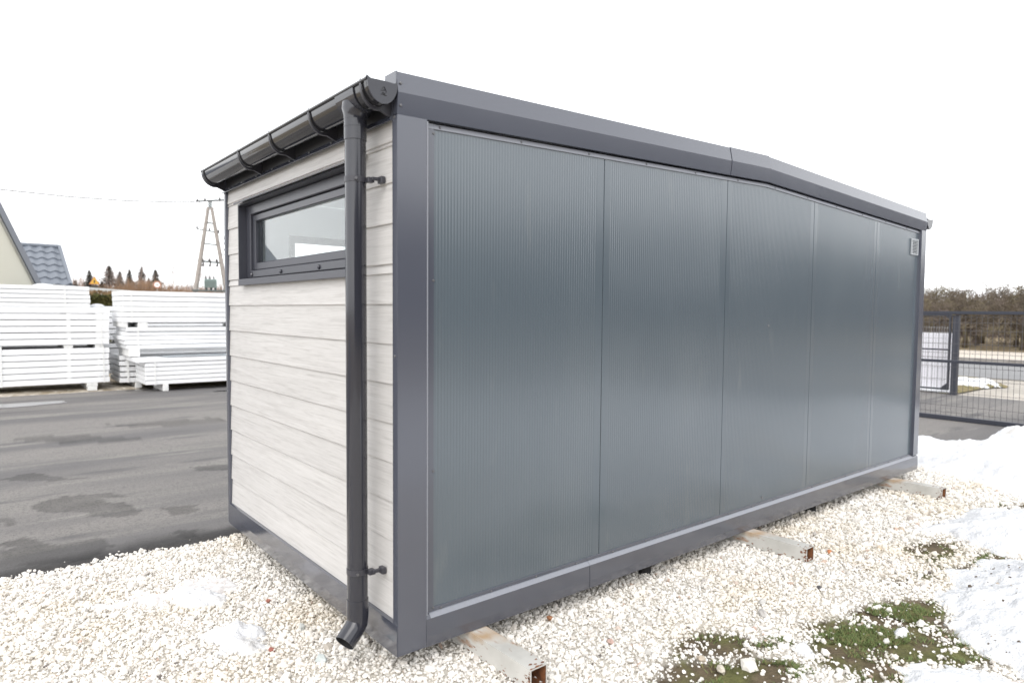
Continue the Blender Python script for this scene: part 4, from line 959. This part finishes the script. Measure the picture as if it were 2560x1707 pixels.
def bare_tree(seed, H, spread, trunk_r, depth=5, first=.35, nb=3, twig=.006, droop=0., up=.6, flat=0):
    """trunk tube and a branch mesh, by recursion"""
    r_ = random.Random(seed); tr = MB(); V = []; F = []
    def seg(a, b, ra, rb, n=4):
        a = np.array(a); b = np.array(b); t = b-a; L_ = np.linalg.norm(t)
        if L_ < 1e-6: return
        t = t/L_; o = np.cross(t, (0.3, .8, .5)); o /= np.linalg.norm(o); p = np.cross(t, o); k = len(V)
        for c, r in ((a, ra), (b, rb)):
            for i in range(n):
                an = 2*math.pi*i/n; V.append(c+(o*math.cos(an)+p*math.sin(an))*r)
        for i in range(n): F.append((k+i, k+(i+1) % n, k+n+(i+1) % n, k+n+i))
    def grow(p, d, ln, r, lev):
        if flat and p.z > flat and d.z > 0: d = Vector((d.x, d.y, d.z*.1)).normalized(); ln *= .75
        steps = 3 if lev < depth else 2
        for s in range(steps):
            d = Vector((d.x+r_.gauss(0, .16), d.y+r_.gauss(0, .16), d.z+r_.gauss(0, .10)+(.05*up if lev < 3 else -droop))).normalized()
            q = p+d*ln/steps; rq = r*(1-.22)
            seg(p, q, r, rq, 5 if lev < 2 else 3); 
            if lev < depth:
                for _ in range(1 if s < steps-1 else nb-1):
                    if r_.random() < .88:
                        ax = Vector((r_.gauss(0, 1), r_.gauss(0, 1), r_.gauss(0, .6)))
                        nd = (d*.75+ax.normalized()*r_.uniform(.5, 1.0)*spread).normalized()
                        grow(q, nd, ln*r_.uniform(.55, .8), max(rq*.62, twig), lev+1)
            p, r = q, rq
    hf = H*first; top = Vector((r_.uniform(-.08, .08)*H*.3, r_.uniform(-.08, .08)*H*.3, hf))
    tr.tube([(0,0,-.15), (top.x*.3+.02, top.y*.3, hf*.4), top, top*1.04], [trunk_r*1.25, trunk_r, trunk_r*.85, trunk_r*.5], 9)
    for k in range(nb+1):
        a = 2*math.pi*(k+r_.random()*.6)/(nb+1); grow(top, Vector((math.cos(a)*spread, math.sin(a)*spread, up)).normalized(), H*.34, trunk_r*.6, 1)
    return tr, np.array(V), np.array(F)
def tree_meshes(args, mt, mc):
    tr, V, F = bare_tree(**args)
    a = tr.build('trunk', mt, smooth=True); b = npmesh('branches', V, F, mc); r = (a.data, b.data)
    bpy.data.objects.remove(a); bpy.data.objects.remove(b); return r
def put_tree(name, q, meshes, s, rz, lb, cat, group, parts=('trunk', 'branches')):
    t = thing(name, q, lb, cat, group)
    for nm, me in zip(parts, meshes):
        o = bpy.data.objects.new(nm, me); C.objects.link(o); o.parent = t; ORG[o.name] = Vector(q)
        o.scale = s if isinstance(s, tuple) else (s, s, s); o.rotation_euler.z = rz
    return t
BI = [tree_meshes(dict(seed=60+k, H=10, spread=.42, trunk_r=.10, depth=5, first=.42, nb=2, twig=.012, droop=.05, up=1.5), M['birch'], M['birchtwig']) for k in range(2)]
for (px, py, s, dist, v, lb) in [
  (8.75, 66.7, .70, 100, 0, 'thin birch with white stem in front of the tall pointed conifer'),
  (9.75, 66.6, .62, 100, 1, 'thin birch among the conifers, fourth to the right of the yellow sign'),
  (11.2, 66.35, .74, 100, 0, 'pale birch in front of the conifer left of the round sign'),
  (13.3, 65.9, 1.05, 108, 1, 'tall faint birch halfway between conifers and the power pole'),
  (14.0, 65.7, .62, 104, 0, 'short bare birch left of the power pole'),
  (14.9, 65.5, .9, 112, 1, 'bare birch behind the left leg of the power pole'),
  (16.1, 65.2, .85, 112, 0, 'bare birch behind the right leg of the power pole'),
  (5.7, 67.1, .55, 104, 1, 'small bare birch just right of the tiled wing roof'),
  (6.5, 67.0, .66, 110, 0, 'bare birch left of the yellow warning sign'),
 ]:
    d = Vector((px-CAM.x, py-CAM.y, 0)).normalized()*dist
    put_tree('birch_tree', (CAM.x+d.x, CAM.y+d.y, -.06), BI[v], s, rnd.uniform(0, 6), lb, 'birch', 'far birches above the stacks')
def brush(n, H, Rr, seed):
    r_ = np.random.default_rng(seed); p0 = np.c_[r_.normal(0, Rr*.35, (n, 2)), np.zeros(n)]; d = np.c_[r_.normal(0, .22, (n, 2)), np.ones(n)]
    hh = r_.uniform(.45, 1, n)*H; p1 = p0+d*hh[:, None]; s = np.stack([r_.normal(0, 1, n), r_.normal(0, 1, n), np.zeros(n)], 1); s /= np.linalg.norm(s, axis=1)[:, None]
    V = np.stack([p0-s*.014, p0+s*.014, p1+s*.006, p1-s*.006], 1).reshape(-1, 3); return V, np.arange(4*n).reshape(-1, 4)
for i, (px, py, H, Rr, dist, lb) in enumerate([
  (10.6, 66.4, 5.6, 2.4, 96, 'reddish brown thicket of bare stems left of the round sign'),
  (11.9, 66.2, 5.4, 2.0, 97, 'reddish brown thicket of bare stems behind the round sign'),
  (13.8, 65.8, 4.9, 1.1, 98, 'lone brown bush between the round sign and the power pole'),
  (9.2, 66.6, 4.8, 1.8, 98, 'brown thicket at the foot of the tall pointed conifers'),
  (15.3, 65.4, 4.6, 2.2, 100, 'pale brown thicket under the power pole transformer')]):
    V, F = brush(1500, H, Rr, 80+i); d = Vector((px-CAM.x, py-CAM.y, 0)).normalized()*dist; q = np.array([CAM.x+d.x, CAM.y+d.y, -.06])
    tag(npmesh('bush', V+q, F, M['brush'], origin=tuple(q)), lb, 'bush', 'bare thickets in front of the conifers')

# ------------------------------------------------------------------ two road signs
def bearing(px, py, d): q = Vector((px-CAM.x, py-CAM.y, 0)).normalized()*d; return Vector((CAM.x+q.x, CAM.y+q.y, 0))
def sign(q, z, lb, tri):
    t = thing('road_sign', q, lb, 'road sign', rz=math.atan2(q.x-CAM.x, -(q.y-CAM.y))*0)
    f = (Vector((CAM.x, CAM.y, 0))-Vector((q.x, q.y, 0))).normalized(); s = Vector((-f.y, f.x, 0))
    def pt(a, b, d): p = Vector((q.x, q.y, z))+s*a+f*d; p.z = z+b; return p
    MB().tube([(q.x-f.x*.05, q.y-f.y*.05, -.06), (q.x-f.x*.05, q.y-f.y*.05, z+.1)], .035, 8).build('post', M['galv'], t)
    def plate(name, pts, d0, d1, m): MB().loft([[pt(a, b, d0) for a, b in pts], [pt(a, b, d1) for a, b in pts]]).build(name, m, t)
    if tri:
        tr = lambda k: [(k*.52*math.cos(R(a)), k*.52*math.sin(R(a))) for a in (90, 210, 330)]
        plate('plate', tr(1.05), 0, .02, M['sign_r']); plate('face', tr(.86), .021, .026, M['sign_y'])
        plate('symbol', [(-.05,-.14),(.05,-.14),(.07,.14),(-.07,.14)], .027, .03, M['sign_k'])
        plate('lower_plate', [(-.3,-.62),(.3,-.62),(.3,-.36),(-.3,-.36)], 0, .02, M['sign_k'])
    else:
        ci = lambda k: [(k*.36*math.cos(2*math.pi*i/28), k*.36*math.sin(2*math.pi*i/28)) for i in range(28)]
        plate('plate', ci(1.), 0, .02, M['sign_r']); plate('face', ci(.74), .021, .026, M['sign_w'])
        plate('symbol', [(-.06,-.12),(-.01,-.12),(-.01,.12),(-.06,.12)], .027, .03, M['galv']); plate('symbol', [(.03,-.12),(.08,-.12),(.08,.12),(.03,.12)], .027, .03, M['galv'])
sign(bearing(3.70, 37.16, 80), 4.28, 'yellow triangular warning sign above the green hedge', True)
sign(bearing(6.39, 36.72, 80), 4.13, 'round white road sign with an orange red rim', False)

# ------------------------------------------------------------------ A-frame transformer pole, 60 m away
pd = Vector((6.3-CAM.x, 26.5-CAM.y, 0)).normalized(); ps = Vector((pd.y, -pd.x, 0)); pc = Vector((CAM.x, CAM.y, 0))+pd*60
pole = thing('transformer_pole', pc+Vector((0,0,-.06)), 'tall A-frame concrete power pole carrying a grey transformer', 'power pole')
K = 2.0
def pp(u, h, d=0.):   # metres across (right positive) and up
    q = pc+ps*u+pd*d; return Vector((q.x, q.y, h))
hz = lambda z: 1.589+(z-1.589)*2
MB().tube([pp(-1.40,-.1), pp(-1.13,3.1), pp(-.12,9.75)], [.20,.19,.13], 8).build('leg', M['concrete_pole'], pole)
MB().tube([pp(1.36,-.1), pp(1.12,3.1), pp(.12,9.75)], [.20,.19,.13], 8).build('leg', M['concrete_pole'], pole)
MB().box(-.3,.3,-.2,.2,-.25,.25,.05).build('apex_cap', M['steelgrn'], pole).location = pp(0,9.75)-(pc+Vector((0,0,-.06)))
bpy.context.view_layer.update()
def bar(name, a, b, r=.05, m='steelgrn', n=6): return MB().tube([a, b], r, n).build(name, M[m], pole)
bar('mast', pp(-.06,9.7), pp(-.06,10.35), .06); bar('mast', pp(.08,9.7), pp(.08,10.35), .06)
bar('crossarm', pp(-1.0,10.15), pp(1.02,10.42), .06); bar('brace', pp(-.8,10.15), pp(-.25,9.5), .018); bar('brace', pp(.8,10.38), pp(.22,9.6), .018)
bar('apex_tie', pp(-.3,8.55), pp(.38,8.45), .06); bar('crossarm', pp(-1.0,8.0), pp(.65,7.75), .05); bar('crossarm', pp(-.72,6.9), pp(.72,6.75), .055); bar('crossarm', pp(-.95,5.48), pp(.9,5.35), .07)
for u, h in ((-.9,10.15), (-.35,10.25), (.72,10.40), (-.95,8.0), (.6,7.8), (-.05,7.9)):
    MB().tube([pp(u,h), pp(u,h+.08), pp(u,h+.2)], [.04,.08,.05], 8).build('insulator', M['ceramic'], pole)
for u in (-.6,-.1,.42):
    MB().tube([pp(u,5.7), pp(u,5.55), pp(u+.08,5.35), pp(u+.02,5.05)], [.04,.11,.05,.10], 8).build('fuse_insulator', M['ceramic'], pole)
    bar('dropper', pp(u,5.05), pp(u*.6,4.25), .012)
for k, h in enumerate((7.35,6.95,6.45)):
    MB().tube([pp(1.05,h+.1), pp(1.05,h), pp(1.05,h-.1)], [.05,.10,.05], 8).build('insulator', M['ceramic'], pole)
bar('side_rod', pp(1.05,7.5), pp(1.05,6.05), .02); bar('side_rod', pp(.6,7.5), pp(1.05,7.5), .015); bar('side_rod', pp(.75,6.05), pp(1.05,6.05), .03)
bar('cable_duct', pp(.52,6.9), pp(.62,5.8), .05); bar('cable_duct', pp(.62,6.0), pp(1.0,3.1), .09, 'galv')
def obox(name, u0, u1, h0, h1, d0, d1, m):
    a = MB(); v = [[pp(u, h, d) for u, d in ((u0,d0),(u1,d0),(u1,d1),(u0,d1))] for h in (h0, h1)]; return a.loft(v).build(name, M[m], pole)
tb = obox('transformer', -.50, .42, 3.35, 4.05, -.35, .35, 'trafo')
for k in range(6): obox('cooling_fin', -.46+k*.15, -.44+k*.15, 3.4, 3.98, -.5, -.351, 'trafo')
for u in (-.38,-.1,.2): MB().tube([pp(u,4.05), pp(u,4.15), pp(u,4.3)], [.05,.08,.03], 8).build('bushing', M['ceramic'], pole)
for u in (-.35,.0,.3): MB().tube([pp(u,3.35), pp(u,3.17)], .09, 8).build('skid', M['steelgrn'], pole)
obox('platform', -1.35, 1.3, 3.05, 3.17, -.4, .4, 'steelgrn')
bar('step_rail', pp(-1.38,3.1), pp(-1.38,4.5), .02)
def wire(pts, r, lb):
    o = MB(); o.tube(pts, r, 5); tag(o.build('power_line', M['wire'], origin=pts[0]), lb, 'cable')
def wp(U_, V_, d):    # bearing degrees right of +Y, metres above ground
    a = R(U_); return Vector((CAM.x+math.sin(a)*d, CAM.y+math.cos(a)*d, V_))
wire([wp(-9, 11.2, 60), wp(-2, 10.05, 60), wp(2, 9.80, 60), wp(6, 9.72, 60), wp(9.5, 9.78, 60), wp(13, 10.0, 60), wp(17, 10.5, 60), wp(24, 12, 60)], .042, 'thin overhead cable sagging across the pale sky above the stacks')

# ------------------------------------------------------------------ sliding gate, wicket leaf and fence on the right
GXX = 10.05
def mesh_panel(parent, xp, y0, y1, z0, z1, step, rows, folds, r=.0028, m='wire', depth=.022, tail=.02):
    base = None; path = [(xp, 0, z0)]
    for fz in folds: path += [(xp, 0, fz-.05), (xp-depth, 0, fz), (xp, 0, fz+.05)]
    path.append((xp, 0, z1+tail))
    k = int((y1-y0)/step)
    for i in range(k+1):
        y = y0+i*step
        if base is None:
            base = MB().tube([(a, y, c) for a, b, c in path], r, 5).build('wire', M[m], parent)
        else:
            o = base.copy(); C.objects.link(o); o.location.y += i*step
    for zz in rows: MB().tube([(xp-.002, y0, zz), (xp-.002, y1, zz)], r*1.05, 5).build('wire', M[m], parent)
gt = thing('sliding_gate', (GXX, -1, .02), 'dark grey sliding gate with wire mesh beyond the cabin', 'gate')
MB().box(GXX-.03, GXX+.03, -4.2, 4.0, 1.625, 1.672, .004).build('top_rail', M['fence'], gt)
MB().box(GXX-.025, GXX+.025, -4.2, 4.0, .890, .932, .004).build('middle_rail', M['fence'], gt)
MB().box(GXX-.04, GXX+.04, -4.2, 4.0, .020, .085, .004).build('bottom_rail', M['fence'], gt)
MB().box(GXX-.03, GXX+.03, -4.26, -4.2, .02, 1.672, .004).build('end_stile', M['fence'], gt); MB().box(GXX-.03, GXX+.03, 4.0, 4.06, .02, 1.672, .004).build('end_stile', M['fence'], gt)
mesh_panel(gt, GXX+.01, -2.6, 2.45, .086, 1.624, .0712, (.135, .235, .44, .64, .83, .97, 1.04, 1.18, 1.38, 1.50, 1.585), (.185, .86), tail=-.002)
gp_ = thing('gate_post', (13.87, 2.283, 0), 'stout dark grey square gate post beyond the mesh gate', 'post')
MB().box(13.80, 13.93, 2.222, 2.325, -.05, 1.60, .006).build('shaft', M['fence'], gp_); MB().box(13.79, 13.94, 2.212, 2.355, 1.60, 1.615, .004).build('cap', M['fence'], gp_)
for zz in (.55, 1.2): MB().tube([(13.79, 2.35, zz-.05), (13.79, 2.35, zz+.06)], .016, 8).build('hinge', M['fence'], gp_)
wk = thing('wicket_gate', (13.86, 2.9, .1), 'narrow dark framed gate leaf covered by white board', 'gate')
MB().box(13.84, 13.88, 2.365, 2.405, .10, 1.645, .004).build('stile', M['fence'], wk); MB().box(13.84, 13.88, 3.75, 3.79, .10, 1.645, .004).build('stile', M['fence'], wk)
for z0, z1 in ((1.605, 1.645), (.905, .935), (.10, .135)): MB().box(13.845, 13.875, 2.4055, 3.7495, z0, z1, .003).build('cross_rail', M['fence'], wk)
MB().prism([(2.405, .136), (2.52, .136), (2.405, .24)], 'x', 13.85, 13.87).build('corner_gusset', M['fence'], wk)
MB().prism([(2.405, 1.604), (2.47, 1.604), (2.405, 1.54)], 'x', 13.85, 13.87).build('corner_gusset', M['fence'], wk)
mesh_panel(wk, 13.83, 2.44, 3.74, .12, 1.60, .062, (.30, .55, .75, 1.05, 1.15), (.68,), r=.0022)
bn = thing('banner_fence', (14.2, 3, 0), 'white banner hung on a low mesh fence behind the wicket leaf', 'banner')
MB().box(14.19, 14.2, 2.42, 5.6, .06, 1.25, .002).build('banner', M['banner'], bn)
mesh_panel(bn, 14.23, 2.40, 5.6, .05, 1.36, .05, (.2, .7, 1.27, 1.36), (1.315,), m='galv', tail=.03)

# ------------------------------------------------------------------ orchard across the road
OR = [tree_meshes(dict(seed=100+k, H=3.35, spread=1.15, trunk_r=.105, depth=6, first=.30, nb=3, twig=.0105, up=.42, flat=2.80), M['bark'], M['twig']) for k in range(4)]
names_o = ['first', 'second', 'third', 'fourth', 'fifth', 'sixth', 'seventh', 'eighth', 'ninth', 'tenth']
for row in range(4):
    x = 34.5+row*3.4
    for i in range(9):
        y = -3.5+i*1.95+rnd.uniform(-.25, .25)+row*.75
        put_tree('orchard_tree', (x+rnd.uniform(-.2, .2), y, .13), OR[(i+row*2) % 4], (1.0, 1.0, (.97+.06*rnd.random())*(1+.015*row)), rnd.uniform(0, 6.28),
            '%s pruned bare orchard tree from the right in the %s row behind the road' % (names_o[i], ('front', 'second', 'third', 'rearmost')[row]), 'orchard tree', 'pruned orchard trees beyond the road')
# scrub and woods that read as one mass: behind the orchard, and an unseen one added on the near side
def wood(name, n, xr, yr, hr, seed, m, wd=.05):
    r_ = np.random.default_rng(seed); p0 = np.c_[r_.uniform(*xr, n), r_.uniform(*yr, n), np.full(n, -.06)]
    f = .55+.9*fbm(p0[:,0]*.12+seed, p0[:,1]*.12)
    p1 = p0+np.c_[r_.normal(0, .5, (n, 2)), r_.uniform(*hr, n)*f]; s = r_.normal(0, 1, (n, 3)); s[:, 2] = 0; s /= np.linalg.norm(s, axis=1)[:, None]; s *= wd*r_.uniform(.4, 1.3, (n, 1))
    V = np.stack([p0-s, p0+s, p1+s*.5, p1-s*.5], 1).reshape(-1, 3)
    return tag(npmesh(name, V, np.arange(4*n).reshape(-1, 4), m), kind='stuff')
M['farwood'] = mat('far_bare_wood', (.17,.135,.125), .95, var=[(.1, (.22,.18,.16), .45, .6, I3)])
M['pinkwood'] = mat('far_birch_scrub', (.33,.235,.19), .95, var=[(.15, (.25,.19,.15), .45, .6, I3)])
wood('far_wood', 9000, (4, 60), (112, 124), (3.6, 6.2), 8, M['pinkwood'], .05)
wood('far_wood', 16000, (54, 74), (-30, 60), (2.2, 3.7), 5, M['farwood'], .05)
M['darkwood'] = mat('unseen_reflected_wood', (.05,.05,.04), .95)
wood('far_wood', 26000, (-30, 120), (-46, -30), (4, 9), 6, M['darkwood'], .22)  # out of view, added so the long wall mirrors a dark horizon band
